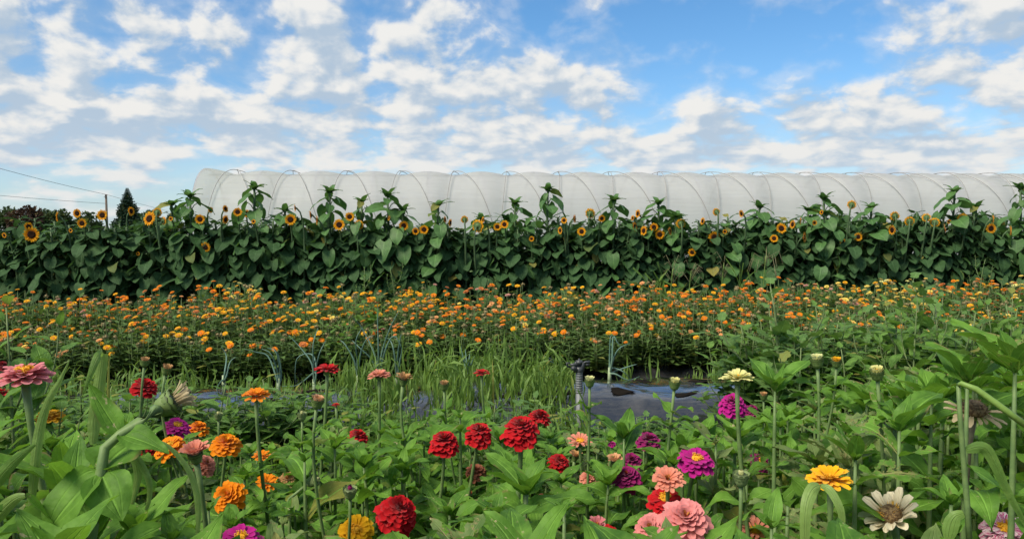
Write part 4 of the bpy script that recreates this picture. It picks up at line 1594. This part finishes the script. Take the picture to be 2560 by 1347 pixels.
# leafy shoots the photo shows clearly: px of the tip, py of the tip, distance, leaf length, label
BIG = [
    (150, 1216, .78, .17, 'big smooth-leaved zinnia shoot filling the front corner, no flower'),
    (905, 1165, 1.55, .145, 'broad-leaved zinnia shoot behind the golden zinnia'),
    (1938, 918, 1.30, .115, 'zinnia shoot with one tall upright pointed leaf'),
    (2250, 985, 1.10, .15, 'leafy zinnia shoot with glossy spreading leaves under the lemon bud'),
    (2420, 870, 1.00, .13, 'tall light green zinnia shoot with broad overlapping leaves'),
    (2540, 830, .92, .14, 'tallest zinnia shoot, light green leaves cut off by the edge'),
    (2330, 930, 1.25, .14, 'zinnia shoot with wavy light leaves beside the tallest ones'),
    (2140, 1060, 1.05, .14, 'leafy zinnia shoot around the smooth pale bud'),
    (1790, 1060, 1.45, .11, 'small zinnia shoot with chewed leaf edges under the magenta ball'),
    (1410, 1190, 1.0, .14, 'zinnia shoot with curled arching leaves right of the tall bare stem'),
    (1560, 1050, 1.6, .11, 'zinnia shoot with cupped upright leaves in front of the sprinkler'),
    (1150, 1000, 1.75, .12, 'zinnia shoot with long arching leaves below the tan-tipped bud'),
    (1240, 1190, 1.05, .15, 'zinnia shoot with large dull leaves between the red blooms'),
    (1930, 1230, .95, .13, 'zinnia shoot with pointed leaves beside the scaly green bud'),
    (2380, 1150, .90, .15, 'zinnia shoot with dark broad leaves in front of the dry head'),
    (690, 1260, .86, .15, 'zinnia shoot with torn greyish leaves beside the ragged orange bloom'),
    (430, 1240, .9, .15, 'zinnia shoot with long smooth leaves near the arching grass blade'),
    (1760, 1230, 1.1, .12, 'zinnia shoot half covered by the pink blooms'),
    (760, 1090, 1.35, .13, 'zinnia shoot with pale mottled leaves under the peach bud'),
    (520, 1215, 1.3, .12, 'zinnia shoot with narrow leaves below the domed orange bloom'),
]
for i, (px, py, dep, L, lab) in enumerate(BIG):
    c = at(px, py, dep)
    t = thing('zinnia_shoot', (c.x, c.y, 0), lab, 'zinnia', 'leafy zinnia shoots seen singly')
    r = random.Random(4000 + i)
    H = max(.2, c.z - L * .35)
    sm, lm = MB(), MB()
    pts = bez(Vector((0, 0, 0)), UP * H * .35, UP * H * .7, UP * H, 8)
    tube(sm, pts, [.0042] * 6 + [.0036, .003, .002], 7)
    link('stem', sm.mesh('stem', M['zstem']), t)
    leaf_pairs(lm, pts, r, .12, .93, L * 1.05, L * .9, 1, Vector((c.x, c.y, 0)), True, 6, wide=.44)
    a = r.random() * 3
    for k in range(6):
        aa = a + k * 1.57
        o = Vector((math.cos(aa), math.sin(aa), 0))
        up = (.8, .8, 1.4, 1.4, 2.6, 2.6)[k]
        LL = L * (.8, .8, .6, .6, .4, .4)[k] * r.uniform(.9, 1.1)
        d = (o + UP * up).normalized()
        wp = c + d * LL * .5
        x, y = proj(wp)
        x2, y2 = proj(c + d * LL * .95)
        if blocked(x, y, wp.y, LL * F / wp.y * .7) or blocked(x2, y2, wp.y, LL * F / wp.y * .4): LL *= .36
        leaf(lm, pts[-1], d, UP - o * .3 if up > 1 else UP, LL, LL * .44, r.uniform(.1, .9), .3, .08, r.random(), w_zin, 6, 9, 0, r)
    link('leaves', lm.mesh('leaves', M['zleaf_worn'] if 'torn' in lab or 'chewed' in lab else M['zleaf_hero']), t)

# the rest of the bed: leafy shoots without flowers
TOPS = [(-300, 985), (0, 1000), (180, 1035), (330, 1005), (520, 1060), (700, 1060), (900, 1035), (1100, 1015), (1300, 1040), (1500, 1062), (1700, 1062), (1850, 1010),
        (2000, 950), (2200, 915), (2400, 875), (2560, 845), (2900, 830)]


def top_line(px):
    for (a, ya), (b, yb) in zip(TOPS, TOPS[1:]):
        if px <= b: return ya + (yb - ya) * max(0, (px - a)) / (b - a)
    return TOPS[-1][1]


r = random.Random(909)
nsh = 0
MASS = MB()
dep = .72
while dep < 2.45:
    step = .112 if dep < 1.15 else .10 + .02 * (dep - .7)
    half = dep * 1280 / F * 1.12 + .15
    x = -half + r.uniform(0, step)
    while x < half:
        xx, yy = x + r.uniform(-.04, .04), dep + r.uniform(-.04, .04)
        px = CX + F * xx / yy
        ytop = top_line(px) + r.uniform(-15, 45 if yy > 1.1 else 130)
        h = .87 - (ytop - 580) / F * yy - .04
        h = min(h, .80)
        spread = .10 * F / yy
        for k_, (hx, hy, hw, st, hd) in enumerate(HERO):
            if hd > yy - .04 and abs(px - hx) < (hw * .5 + spread * (.72 if hw < 110 else .95) if not SOFT[k_] else hw * .3 + spread * .12):
                lim = .87 - (hy + hw * .40 - 580) / F * yy - .01
                h = min(h, lim)
        if h > .15:
            worn = r.random() < .24
            sm, lm, sd_ = r.choice(SHW if worn else SHV)
            k = max(.82, min(1.0, h / .5)) if h < .5 else min(1.15, .9 + h * .2)
            lab = 'zinnia shoot without a flower, leaves browned and chewed, in the crowded zinnia bed' if worn else 'leafy green zinnia shoot without a flower in the crowded zinnia bed'
            if nsh >= 300:
                # past three hundred of a kind: the smallest, farthest ones go into one mass
                mt = Matrix.Translation((xx, yy, 0)) @ Matrix.Rotation(r.random() * 6.28, 4, 'Z') @ Matrix.Diagonal((k, k, h / .5 * .92, 1))
                for src, mi in zip(SHMB[sd_], (1, 0)):
                    o0 = len(MASS.v)
                    for q_ in src.v:
                        w_ = mt @ Vector(q_)
                        MASS.v.append((w_.x, w_.y, w_.z))
                    MASS.a.extend(src.a)
                    for f_ in src.f:
                        MASS.f.append(tuple(i_ + o0 for i_ in f_))
                        MASS.mi.append(mi)
                nsh += 1
                x += step * r.uniform(.8, 1.2)
                continue
            t = thing('zinnia_shoot', (xx, yy, 0), lab, 'zinnia', 'chewed zinnia shoots' if worn else 'flowerless zinnia shoots', r.random() * 6.28)
            sc = Matrix.Diagonal((k, k, h / .5 * .92, 1))
            link('stem', sm, t, sc)
            link('leaves', lm, t, sc)
            nsh += 1
        x += step * r.uniform(.8, 1.2) * (1.0 if dep < 1.3 else 1.12)
    dep += step * .95
print('shoots', nsh)
if MASS.v:
    tag(link('zinnia_foliage', MASS.mesh('zinnia_foliage', [M['zleaf'], M['zstem']])), 'mass of leafy zinnia growth at the back of the zinnia bed', 'zinnias', None, 'stuff')
# ------------------------------------------------------------------ grass, weeds, onions, sprinkler
r = random.Random(31)
gm = MB()


def tuft(x, y, z, n, h, w, lean, mb, nv=4):
    for _ in range(n):
        a = r.random() * 6.28
        o = Vector((math.cos(a), math.sin(a), 0))
        L = h * r.uniform(.55, 1.15)
        d = (o * r.uniform(.05, lean) + UP).normalized()
        leaf(mb, Vector((x + o.x * .02, y + o.y * .02, z)), d, -o + UP * .2 if False else (UP * .2 - o * -1.0), L, w * r.uniform(.7, 1.3), r.uniform(.8, 2.6), .25, .04, r.random(), w_blade, 2, nv, 0, r)


def in_zone(px):
    return px


# strip between the zinnias and the black bed, clumps standing in the bed, and the path behind it
for _ in range(620):
    x = r.uniform(-2.6, 3.0)
    y = r.uniform(2.45, 3.0) + SLOPE * x
    if y < 2.0: continue
    px = CX + F * x / y
    dens = 1.0 if 820 < px < 1440 else (.8 if px < 820 else (.06 if 1420 < px < 1880 else .3))
    if r.random() > dens: continue
    tuft(x, y, 0, r.randint(10, 17), r.uniform(.08, .32) if 820 < px < 1440 else r.uniform(.10, .22), .010, 1.3, gm, 6)
for _ in range(480):
    x = r.uniform(-2.6, 3.2)
    y = 3.12 + r.uniform(.0, .65) + SLOPE * x
    px = CX + F * x / y
    if 830 < px < 1425:
        tuft(x, y, .13, r.randint(10, 18), r.uniform(.08, .30), .010, 1.25, gm, 6)
    elif (r.random() < .3 and not 1400 < px < 1850) or px > 1850 or px < 420 or r.random() < .06:
        tuft(x, y, .13, r.randint(4, 8), r.uniform(.08, .2), .010, .9, gm, 4)
for _ in range(620):
    x = r.uniform(-3.6, 4.2)
    y = r.uniform(3.82, 4.38) + SLOPE * x
    px = CX + F * x / y
    if 1400 < px < 1720 and y - SLOPE * x > 4.12: continue
    tall = .18 if (420 < px < 760 or 830 < px < 1400) else .10
    tuft(x, y, 0.0, r.randint(5, 9), r.uniform(.05, tall), .009, 1.0, gm, 3)
tag(link('grass', gm.mesh('grass', M['grass'])), 'green weedy grass growing between the beds and on the path', 'grass', None, 'stuff')
# rough grass behind the sunflowers and in front of their feet
gm2 = MB()
for _ in range(420):
    x = r.uniform(-5.2, 6.0)
    y = 5.95 + r.uniform(-.1, .2) + SLOPE * x
    tuft(x, y, 0, r.randint(3, 5), r.uniform(.08, .22), .008, .8, gm2, 3)
for _ in range(500):
    x = r.uniform(-9, 10)
    y = r.uniform(7.0, 11) + SLOPE * x
    tuft(x, y, 0, 4, r.uniform(.08, .2), .012, .9, gm2, 2)
tag(link('grass', gm2.mesh('grass', M['fgrass'])), 'rough grass at the feet of the sunflowers and behind them', 'grass', None, 'stuff')


def clump(name, px, pbase, dep, h, n, w, lean, label, mat, cat, group=None, nv=6, bend=(.3, 2.0), zb=0.0):
    b = at(px, pbase, dep)
    t = thing(name, (b.x, dep, zb), label, cat, group)
    mb = MB()
    for _ in range(n):
        a = r.random() * 6.28
        o = Vector((math.cos(a), math.sin(a), 0))
        d = (o * r.uniform(.05, lean) + UP).normalized()
        leaf(mb, o * .025, d, UP * .2 + o, h * r.uniform(.5, 1.1), w * r.uniform(.7, 1.3), r.uniform(*bend), .3, .03, r.random(), w_blade, 2, nv, 0, r)
    link('blades', mb.mesh('blades', mat), t)
    return t


for (px, dep, h, n, lab) in ((1648, 5.75, .62, 26, 'tall arching grass clump before the sunflowers, leafier of two'),
                             (1700, 5.85, .55, 18, 'shorter arching grass clump leaning beside the leafier one'),
                             (1850, 5.9, .66, 16, 'thin tall grass clump under the single low sunflower bloom'),
                             (1780, 5.8, .42, 14, 'low grass clump at the edge of the calendula bed, mid row')):
    clump('grass_clump', px, 700, dep, h, n, .010, .45, lab, M['grass'], 'grass', 'tall grass before the sunflowers', 7)
clump('grass_tuft', 2045, 720, 5.95, .46, 420, .0035, 1.1, 'round fine-leaved bright green tuft at the back of the calendula bed', M['fgrass'], 'plant', None, 5, (.8, 2.4))
clump('grass_tuft', 590, 735, 5.75, .48, 60, .005, .6, 'small bright green tuft rising from the calendulas on the tree side', M['fgrass'], 'plant', None, 5)

# seed heads of tall grass
M['seed'] = plain_mat('dry grass seed', (.24, .23, .13), .8, .1, .3, 90)
for (px, ptop, dep, lab) in ((1800, 640, 5.8, 'tall dry grass stalk with open seed plume, upright'), (1905, 622, 5.85, 'dry grass stalk with drooping cream seed head'), (1672, 655, 5.7, 'thin grass stalk with spread seed head over the grass clump'),
                             (1718, 660, 5.75, 'thin grass stalk with narrow seed head next to the spread one')):
    c = at(px, ptop, dep)
    t = thing('grass_stalk', (c.x, dep, 0), lab, 'grass', 'grass stalks with seed heads')
    mb = MB()
    tube(mb, bez(Vector((0, 0, 0)), UP * c.z * .5, Vector((.02, 0, c.z * .8)), Vector((.03, 0, c.z - .05)), 7), .0035, 4)
    link('stalk', mb.mesh('stalk', M['grass_pale']), t)
    sb = MB()
    top = Vector((.03, 0, c.z - .05))
    dro = 'drooping' in lab
    for k in range(13):
        a = r.random() * 6.28
        o = Vector((math.cos(a), math.sin(a) * .6, 0))
        q = top - UP * .14 * r.random()
        d = (o * (.5 if not dro else .35) + UP * (.7 if not dro else .2)).normalized()
        e = q + d * r.uniform(.06, .13)
        e2 = e + o * .03 - UP * (.10 if dro else .02)
        tube(sb, [q, e, e2], [.0012, .0012, .002 if not dro else .0032], 4)
    link('seed_head', sb.mesh('seed_head', M['seed']), t)


# broad-leaved weeds
def weed_mesh(seed, H, W, n, L, prof, mat, branch=6, wid=.55):
    rr = random.Random(seed)
    sm, lm = MB(), MB()
    pts = bez(Vector((0, 0, 0)), UP * H * .35, Vector((rr.uniform(-.04, .04), 0, H * .7)), Vector((rr.uniform(-.05, .05), 0, H)), 8)
    tube(sm, pts, [.007, .007, .006, .006, .005, .0045, .004, .003, .002], 6)
    a = 0
    sides = [(pts, 1.0, n)]
    for b in range(branch):
        t = .22 + .6 * b / branch
        i = int(t * 8)
        a += 2.4
        o = Vector((math.cos(a), math.sin(a), 0))
        p = pts[i]
        e = p + o * W * (1 - t * .6) + UP * H * .28
        bp = bez(p, p + o * W * .4 + UP * .02, e - UP * H * .1, e, 5)
        tube(sm, bp, [.004, .0035, .003, .003, .002, .0015], 5, cap=False)
        sides.append((bp, .8, max(7, n // 2)))
    for bp, k, m_ in sides:
        for q in range(m_):
            t = .15 + .85 * q / (m_ - 1)
            f = t * (len(bp) - 1)
            i = min(len(bp) - 2, int(f))
            p = bp[i].lerp(bp[i + 1], f - i)
            a += 2.4 + rr.uniform(-.4, .4)
            o = Vector((math.cos(a), math.sin(a), rr.uniform(.2, 1.7)))
            ll = L * k * (1.1 - .65 * t) * rr.uniform(.7, 1.2)
            pe = p + o.normalized() * ll * .3
            tube(sm, [p, pe], .0013, 3, cap=False)
            leaf(lm, pe, o, UP, ll, ll * wid, rr.uniform(.1, 1.2), .2, .07, rr.random(), prof, 4, 8, .05, rr)
    return sm.mesh('stem', M['cstem']), lm.mesh('leaves', mat)


WV = [weed_mesh(5000 + i, 1.0, .26, 18, .165, w_tooth, M['wleaf_grey'], 7, .62) for i in range(3)]
WB = [weed_mesh(5100 + i, 1.0, .24, 16, .17, w_zin, M['wleaf'], 7, .5) for i in range(3)]
WN = [weed_mesh(5200 + i, 1.0, .16, 30, .075, w_lance, M['wleaf_grey'], 9, .3) for i in range(2)]
WEEDS = [
    (1945, 716, 2.75, WV, 1.15, 'tallest branching weed with a bare dark stem, in front of the calendulas'),
    (1880, 812, 2.95, WB, .95, 'bushy broad-leaved weed beside the tallest branching weed'),
    (2080, 800, 2.9, WV, 1.05, 'grey-green weed behind the two yellow-green zinnia buds'),
    (2305, 702, 2.85, WV, 1.15, 'tall jagged-leaved weed rising to the top of the calendulas'),
    (2240, 815, 2.6, WB, 1.1, 'leafy weed behind the lemon cream bud'),
    (2350, 765, 2.5, WV, 1.05, 'jagged-leaved weed just before the tall one, slightly shorter'),
    (2440, 820, 2.7, WB, 1.1, 'dark leafy weed behind the light green zinnia shoots'),
    (2180, 850, 2.75, WB, .75, 'low broad-leaved weed filling the gap behind the zinnia buds'),
    (2000, 860, 2.55, WV, .75, 'low jagged weed under the pale lime bud'),
    (2530, 770, 2.9, WV, 1.05, 'jagged weed close to the edge, behind the tallest zinnia shoot'),
    (2120, 880, 3.0, WV, .7, 'short grey weed between the two leafy ones'),
    (1830, 890, 2.9, WV, .6, 'short weed at the end of the shiny plastic'),
    (22, 770, 1.6, WB, .7, 'large-leaved weed at the edge over the calendulas'),
    (-30, 820, 1.7, WB, .95, 'large-leaved weed mostly cut off by the edge'),
    (912, 672, 5.75, WN, .9, 'narrow-leaved tall weed before the sunflowers, fuller of two'),
    (985, 668, 5.8, WN, .8, 'narrow-leaved tall weed next to the fuller one'),
    (1058, 712, 5.7, WN, .7, 'short narrow-leaved weed past the two tall narrow ones'),
    (2452, 648, 5.85, WN, .8, 'single feathery weed before the sunflowers at the far end of the bed'),
    (1222, 702, 5.75, WN, .7, 'small narrow-leaved weed at the middle of the calendula bed edge'),
    (915, 750, 4.75, WB, .7, 'broad-leaved weed growing up through the calendulas'),
    (855, 800, 4.4, WB, .6, 'low broad weed at the front of the calendulas'),
    (2290, 760, 4.6, WN, .7, 'narrow weed among the pale lemon calendulas'),
]
for i, (px, ptop, dep, var, k, lab) in enumerate(WEEDS):
    c = at(px, ptop, dep)
    sm, lm = var[i % len(var)]
    t = thing('weed_plant', (c.x, c.y, 0), lab, 'weed', 'weeds between the beds', r.random() * 6.28)
    sc = Matrix.Diagonal((k, k, max(.15, c.z), 1))
    link('stem', sm, t, sc)
    link('leaves', lm, t, sc)

for i in range(30):
    px = 1840 + 25 * i + r.uniform(-15, 15)
    dep = r.uniform(2.45, 3.25)
    c = at(px, r.uniform(745, 885) - max(0, px - 2200) * .06, dep)
    sm, lm = (WB + WV + WB)[i % 9]
    t = thing('weed_plant', (c.x, c.y, 0), 'leafy green weed in the thicket behind the pale lime and lemon buds', 'weed', 'weed thicket past the shiny plastic', r.random() * 6.28)
    sc = Matrix.Diagonal((.66, .66, max(.2, c.z), 1))
    link('stem', sm, t, sc)
    link('leaves', lm, t, sc)
for i in range(34):
    px = -40 + 26 * i + r.uniform(-15, 15)
    dep = r.uniform(2.4, 2.95)
    c = at(px, r.uniform(945, 1025), dep)
    sm, lm = (WB + WB + WV)[i % 9]
    t = thing('weed_plant', (c.x, c.y, 0), 'low leafy weed along the front of the plastic bed behind the orange zinnias', 'weed', 'low weeds before the plastic bed', r.random() * 6.28)
    sc = Matrix.Diagonal((.7, .7, max(.15, c.z), 1))
    link('stem', sm, t, sc)
    link('leaves', lm, t, sc)

for i in range(20):
    px = (850 + 62 * i if i < 9 else 1395 + 34 * (i - 9)) + r.uniform(-15, 15)
    dep = r.uniform(2.45, 2.8)
    c = at(px, r.uniform(985, 1040) if i < 9 else r.uniform(1040, 1062), dep)
    sm, lm = (WB + WB + WV)[i % 9]
    t = thing('weed_plant', (c.x, c.y, 0), 'low leafy weed in front of the grass and the plastic bed behind the red zinnias', 'weed', 'low weeds behind the red zinnias', r.random() * 6.28)
    sc = Matrix.Diagonal((.6, .6, max(.12, c.z), 1))
    link('stem', sm, t, sc)
    link('leaves', lm, t, sc)

# onions standing in the black bed
def onion(px, pbase, dep, leaves, label):
    """leaves: list of photo polylines; each is one hollow leaf"""
    b = at(px, pbase, dep)
    z0 = bed_top(b.x, min(.7, max(.02, dep - BED0 - SLOPE * b.x)))
    t = thing('onion_plant', (b.x, b.y, z0), label, 'onion', 'onions in the plastic bed')
    tb = MB()
    tube(tb, [Vector((0, 0, -.02)), Vector((0, 0, .02)), Vector((0, 0, .06))], [.010, .009, .007], 8)
    M.setdefault('onion_neck', plain_mat('pale onion neck', (.30, .38, .22), .5, .3, .2, 40))
    link('neck', tb.mesh('neck', M['onion_neck']), t)
    for pl in leaves:
        lb = MB()
        pts = [Vector((0, 0, .03))]
        for k, (x, y) in enumerate(pl):
            pts.append(at(x, y, dep + r.uniform(-.03, .03)) - t.location)
        n = len(pts)
        # smooth the polyline
        sp = []
        for i in range(n - 1):
            p0, p1, p2, p3 = pts[max(0, i - 1)], pts[i], pts[i + 1], pts[min(n - 1, i + 2)]
            for q in range(4):
                u = q / 4
                sp.append(.5 * ((2 * p1) + (p2 - p0) * u + (2 * p0 - 5 * p1 + 4 * p2 - p3) * u * u + (3 * p1 - p0 - 3 * p2 + p3) * u ** 3))
        sp.append(pts[-1])
        m_ = len(sp)
        rad = [.0048 * (1 - .82 * (i / (m_ - 1)) ** 1.6) for i in range(m_)]
        tube(lb, sp, rad, 6, r.random())
        link('leaf', lb.mesh('leaf', M['onion']), t)


onion(1524, 950, 3.62, [[(1524, 900), (1526, 845), (1534, 838)], [(1530, 900), (1533, 842), (1545, 858), (1560, 872)], [(1536, 890), (1552, 868), (1578, 857)], [(1545, 925), (1575, 915), (1592, 910)], [(1540, 935), (1570, 950), (1600, 940)], [(1532, 920), (1560, 930), (1582, 958)]],
      'onion with thick upright leaves, alone just past the sprinkler')
onion(945, 940, 3.55, [[(946, 880), (944, 800), (946, 770)], [(955, 880), (975, 820), (1000, 772)], [(938, 890), (905, 820), (880, 792)], [(965, 870), (985, 840), (1005, 870)], [(930, 900), (900, 870), (880, 850)]],
      'tallest onion with fanned thin leaves among the grass')
onion(895, 945, 3.5, [[(893, 900), (890, 850), (905, 820)], [(885, 900), (862, 860), (850, 850)], [(890, 920), (872, 960), (866, 985)], [(900, 890), (915, 850), (935, 838)]], 'onion with drooping leaves beside the tallest one')
onion(992, 940, 3.6, [[(994, 890), (1000, 850), (1003, 835)], [(985, 880), (975, 850), (960, 845)], [(1000, 900), (1004, 870), (990, 840)]], 'slim onion on the other side of the tallest one')
onion(1168, 950, 3.5, [[(1160, 900), (1152, 868)], [(1166, 900), (1163, 872)], [(1172, 905), (1175, 878)], [(1178, 910), (1186, 890)], [(1200, 930), (1250, 950), (1288, 906)], [(1162, 910), (1148, 880)]],
      'onion whose leaves are cut short and stand in a tight bunch')
onion(785, 950, 3.5, [[(780, 910), (752, 870), (722, 838)], [(784, 910), (783, 860), (795, 820)], [(790, 915), (778, 885), (742, 897), (738, 960)], [(788, 930), (745, 962), (705, 965)], [(790, 920), (800, 880), (815, 850)]],
      'large blue-green onion with one leaf bent sharply over')
onion(696, 968, 3.45, [[(694, 930), (678, 885), (655, 872)], [(700, 930), (690, 880), (668, 870)], [(703, 940), (697, 890), (683, 868)], [(690, 940), (670, 890), (640, 880), (610, 872)]],
      'onion with several parallel arching leaves, in front of the dark plastic strip')
onion(560, 975, 3.4, [[(562, 930), (566, 890), (553, 866)], [(566, 940), (575, 905), (590, 892)], [(556, 950), (545, 965), (540, 985)]], 'small onion with one tall hooked leaf')
onion(2418, 900, 3.3, [[(2425, 840), (2440, 800)], [(2415, 850), (2420, 830)]], 'onion with a pale straight leaf behind the light green zinnia shoots')
onion(1340, 950, 3.75, [[(1345, 905), (1360, 890), (1392, 905)], [(1352, 915), (1370, 900), (1410, 925)]], 'thin wiry onion with two hooked leaves near the sprinkler')

# impact sprinkler on its riser
M['pipe'] = plain_mat('grey plastic pipe', (.14, .15, .155), .5, .4, .12, 30)
M['sprk'] = plain_mat('dark grey sprinkler plastic', (.045, .05, .055), .45, .5, .4, 60)
sd = 2.9
b = at(1448, 1000, sd)
spk = thing('sprinkler', (b.x, sd, 0), 'dark impact sprinkler on a grey upright pipe before the shiny plastic', 'sprinkler')
ztop = at(1448, 932, sd).z
tb = MB()
tube(tb, [Vector((0, 0, 0)), Vector((0, 0, ztop - .06))], .0128, 14)
link('riser_pipe', tb.mesh('riser_pipe', M['pipe']), spk)
tb = MB()
z = ztop - .075
prof = []
for k in range(9):
    prof += [(.0135, z), (.0135, z + .006), (.0118, z + .007), (.0118, z + .0085)]
    z += .009
lathe(tb, prof, 14)
link('threaded_collar', tb.mesh('threaded_collar', M['pipe']), spk)
tb = MB()
s_ = sd / F
k = lambda x, y, d=0.0: Vector(((x - 1448) * s_, d, ztop + (932 - y) * s_))
lathe(tb, [(.010, ztop - .002), (.016, ztop + .006), (.015, ztop + .022), (.010, ztop + .024)], 12)
for seg, rad in (([k(1446, 928), k(1434, 919, -.012), k(1430, 917, -.02)], [.011, .010, .008]),            # nozzle barrel
                 ([k(1440, 922, .0), k(1440, 904, 0)], [.006, .006]), ([k(1456, 926), k(1457, 905)], [.008, .008])):
    tube(tb, seg, rad, 8)
link('body', tb.mesh('body', M['sprk']), spk)
tb = MB()
lathe(tb, [(.012, ztop + .034), (.014, ztop + .037), (.014, ztop + .042), (.012, ztop + .047), (.004, ztop + .049), (.003, ztop + .054), (.001, ztop + .055)], 12)
link('cap', tb.mesh('cap', M['sprk']), spk)
tb = MB()
tube(tb, [k(1452, 913), k(1436, 909, -.008), k(1424, 910, -.012)], [.006, .0055, .004], 6)
tube(tb, [k(1424, 906, -.012), k(1417, 905, -.016), k(1418, 913, -.012), k(1427, 917, -.01)], [.004, .005, .005, .003], 6)
tube(tb, [k(1452, 911), k(1464, 905, .004), k(1475, 905, .006)], [.005, .0045, .006], 6)
tube(tb, [k(1464, 912, .004), k(1474, 911, .006)], [.003, .004], 6)
link('swing_arm', tb.mesh('swing_arm', M['sprk']), spk)


# ------------------------------------------------------------------ single grass blades and reeds close to the viewer
def blade(pl, dep, w, label, mat='grass_pale', wend=.15, name='wild_grass', flat=True):
    """pl: photo points from root to tip (px, py[, extra depth]); w: width in photo pixels at the widest"""
    P3 = [at(q[0], q[1], dep + (q[2] if len(q) > 2 else 0)) for q in pl]
    root = P3[0]
    n = len(P3)
    sp = []
    for i in range(n - 1):
        p0, p1, p2, p3 = P3[max(0, i - 1)], P3[i], P3[i + 1], P3[min(n - 1, i + 2)]
        for q in range(5):
            u = q / 5
            sp.append(.5 * ((2 * p1) + (p2 - p0) * u + (2 * p0 - 5 * p1 + 4 * p2 - p3) * u * u + (3 * p1 - p0 - 3 * p2 + p3) * u ** 3))
    sp.append(P3[-1])
    gb = MB()
    ids = []
    m_ = len(sp)
    rnd = r.random()
    for i, p in enumerate(sp):
        t = (sp[min(i + 1, m_ - 1)] - sp[max(0, i - 1)]).normalized()
        v = i / (m_ - 1)
        s = t.cross(CAM - p).normalized()
        nn = s.cross(t)
        ww = w * dep / F * .5 * (min(1, .45 + v * 3) * (1 - (1 - wend) * max(0, (v - .35) / .65) ** 1.3))
        ids.append([gb.add(p - root + s * (u * ww) - nn * (.35 * ww * abs(u)) , (u, v, rnd)) for u in (-1, -.5, 0, .5, 1)])
    for i in range(m_ - 1):
        for j in range(4):
            gb.f.append((ids[i][j], ids[i][j + 1], ids[i + 1][j + 1], ids[i + 1][j]))
    o = link(name, gb.mesh(name, M[mat]))
    o.location = root
    tag(o, label, 'grass', None, 'thing')
    return o


blade([(232, 1110), (238, 1030), (250, 950), (258, 884)], 1.0, 30, 'broad upright light green grass blade with folded top beside two brown buds', 'grass_pale', .75)
blade([(259, 884), (245, 890, -.02), (226, 935, -.03), (208, 985, -.03)], 1.0, 20, 'folded-over tip of the broad upright blade, hanging down', 'grass', .1)
blade([(272, 1060), (271, 960), (273, 890)], 1.02, 7, 'thin straight grass blade right behind the broad upright one', 'grass_pale', .2)
blade([(76, 1290), (86, 1180), (98, 1080), (122, 1000), (150, 950), (173, 902)], .85, 24, 'slim curving grass blade crossing the yellow zinnia', 'grass_pale', .08)
blade([(-40, 1250), (10, 1180), (50, 1140), (88, 1110)], .80, 30, 'wide grass blade slanting up from the corner', 'grass', .2)
blade([(-30, 1320), (10, 1270), (40, 1245), (62, 1238)], .78, 34, 'short wide yellowish blade low in the corner', 'grass_pale', .3)
blade([(330, 1260), (345, 1190), (338, 1150), (322, 1138), (345, 1150), (372, 1200), (373, 1245), (365, 1275)], .86, 22, 'arching grass blade curling over below the deep red zinnia', 'grass_pale', .35)
blade([(492, 1350), (496, 1280), (486, 1210), (462, 1160), (420, 1115), (370, 1093), (340, 1091)], .84, 15, 'long narrow arching grass blade passing under the salmon zinnia', 'grass_pale', .15)
blade([(2050, 1212), (2030, 1225, -.01), (2015, 1270, -.02), (2012, 1350, -.02)], .90, 32, 'drooping grass leaf hanging under the yellow zinnia, broad one', 'grass_pale', .7)
blade([(2052, 1214), (2075, 1225, -.01), (2100, 1270, -.02), (2105, 1310, -.02), (2098, 1350, -.02)], .90, 20, 'drooping grass leaf hanging under the yellow zinnia, narrow one', 'grass_pale', .5)
blade([(2415, 1125), (2455, 1118), (2480, 1145), (2520, 1230), (2575, 1330)], .80, 30, 'wide bent grass leaf arching across the dark leaves by the reed', 'grass', .3)
blade([(2370, 1350), (2378, 1310), (2390, 1290), (2410, 1283)], .80, 36, 'short rounded light leaf blade at the foot of the reed', 'grass', .5)
# bent reed: a round stalk snapped over near its top
tb = MB()
pp = [at(x, y, dd) for x, y, dd in ((2424, 1360, .80), (2418, 1260, .80), (2408, 1140, .80), (2400, 1040, .80), (2396, 964, .80))]
q0 = pp[0]
tube(tb, [p - q0 for p in pp], [.0031, .0029, .0027, .0025, .0021], 8)
reed = link('reed_stalk', None)
reed.location = q0
tag(reed, 'tall green reed stalk snapped over near its top', 'reed')
link('stalk', tb.mesh('stalk', M['zstem']), reed)
tb = MB()
pp = [at(x, y, dd) for x, y, dd in ((2396, 962, .80), (2402, 958, .795), (2440, 972, .79), (2500, 1015, .78), (2575, 1070, .77))]
tube(tb, [p - q0 for p in pp], [.0022, .0027, .0032, .0034, .0034], 8)
M['reed'] = plain_mat('green reed', (.15, .25, .05), .5, .3, .2, 60)
link('bent_top', tb.mesh('bent_top', M['reed']), reed)
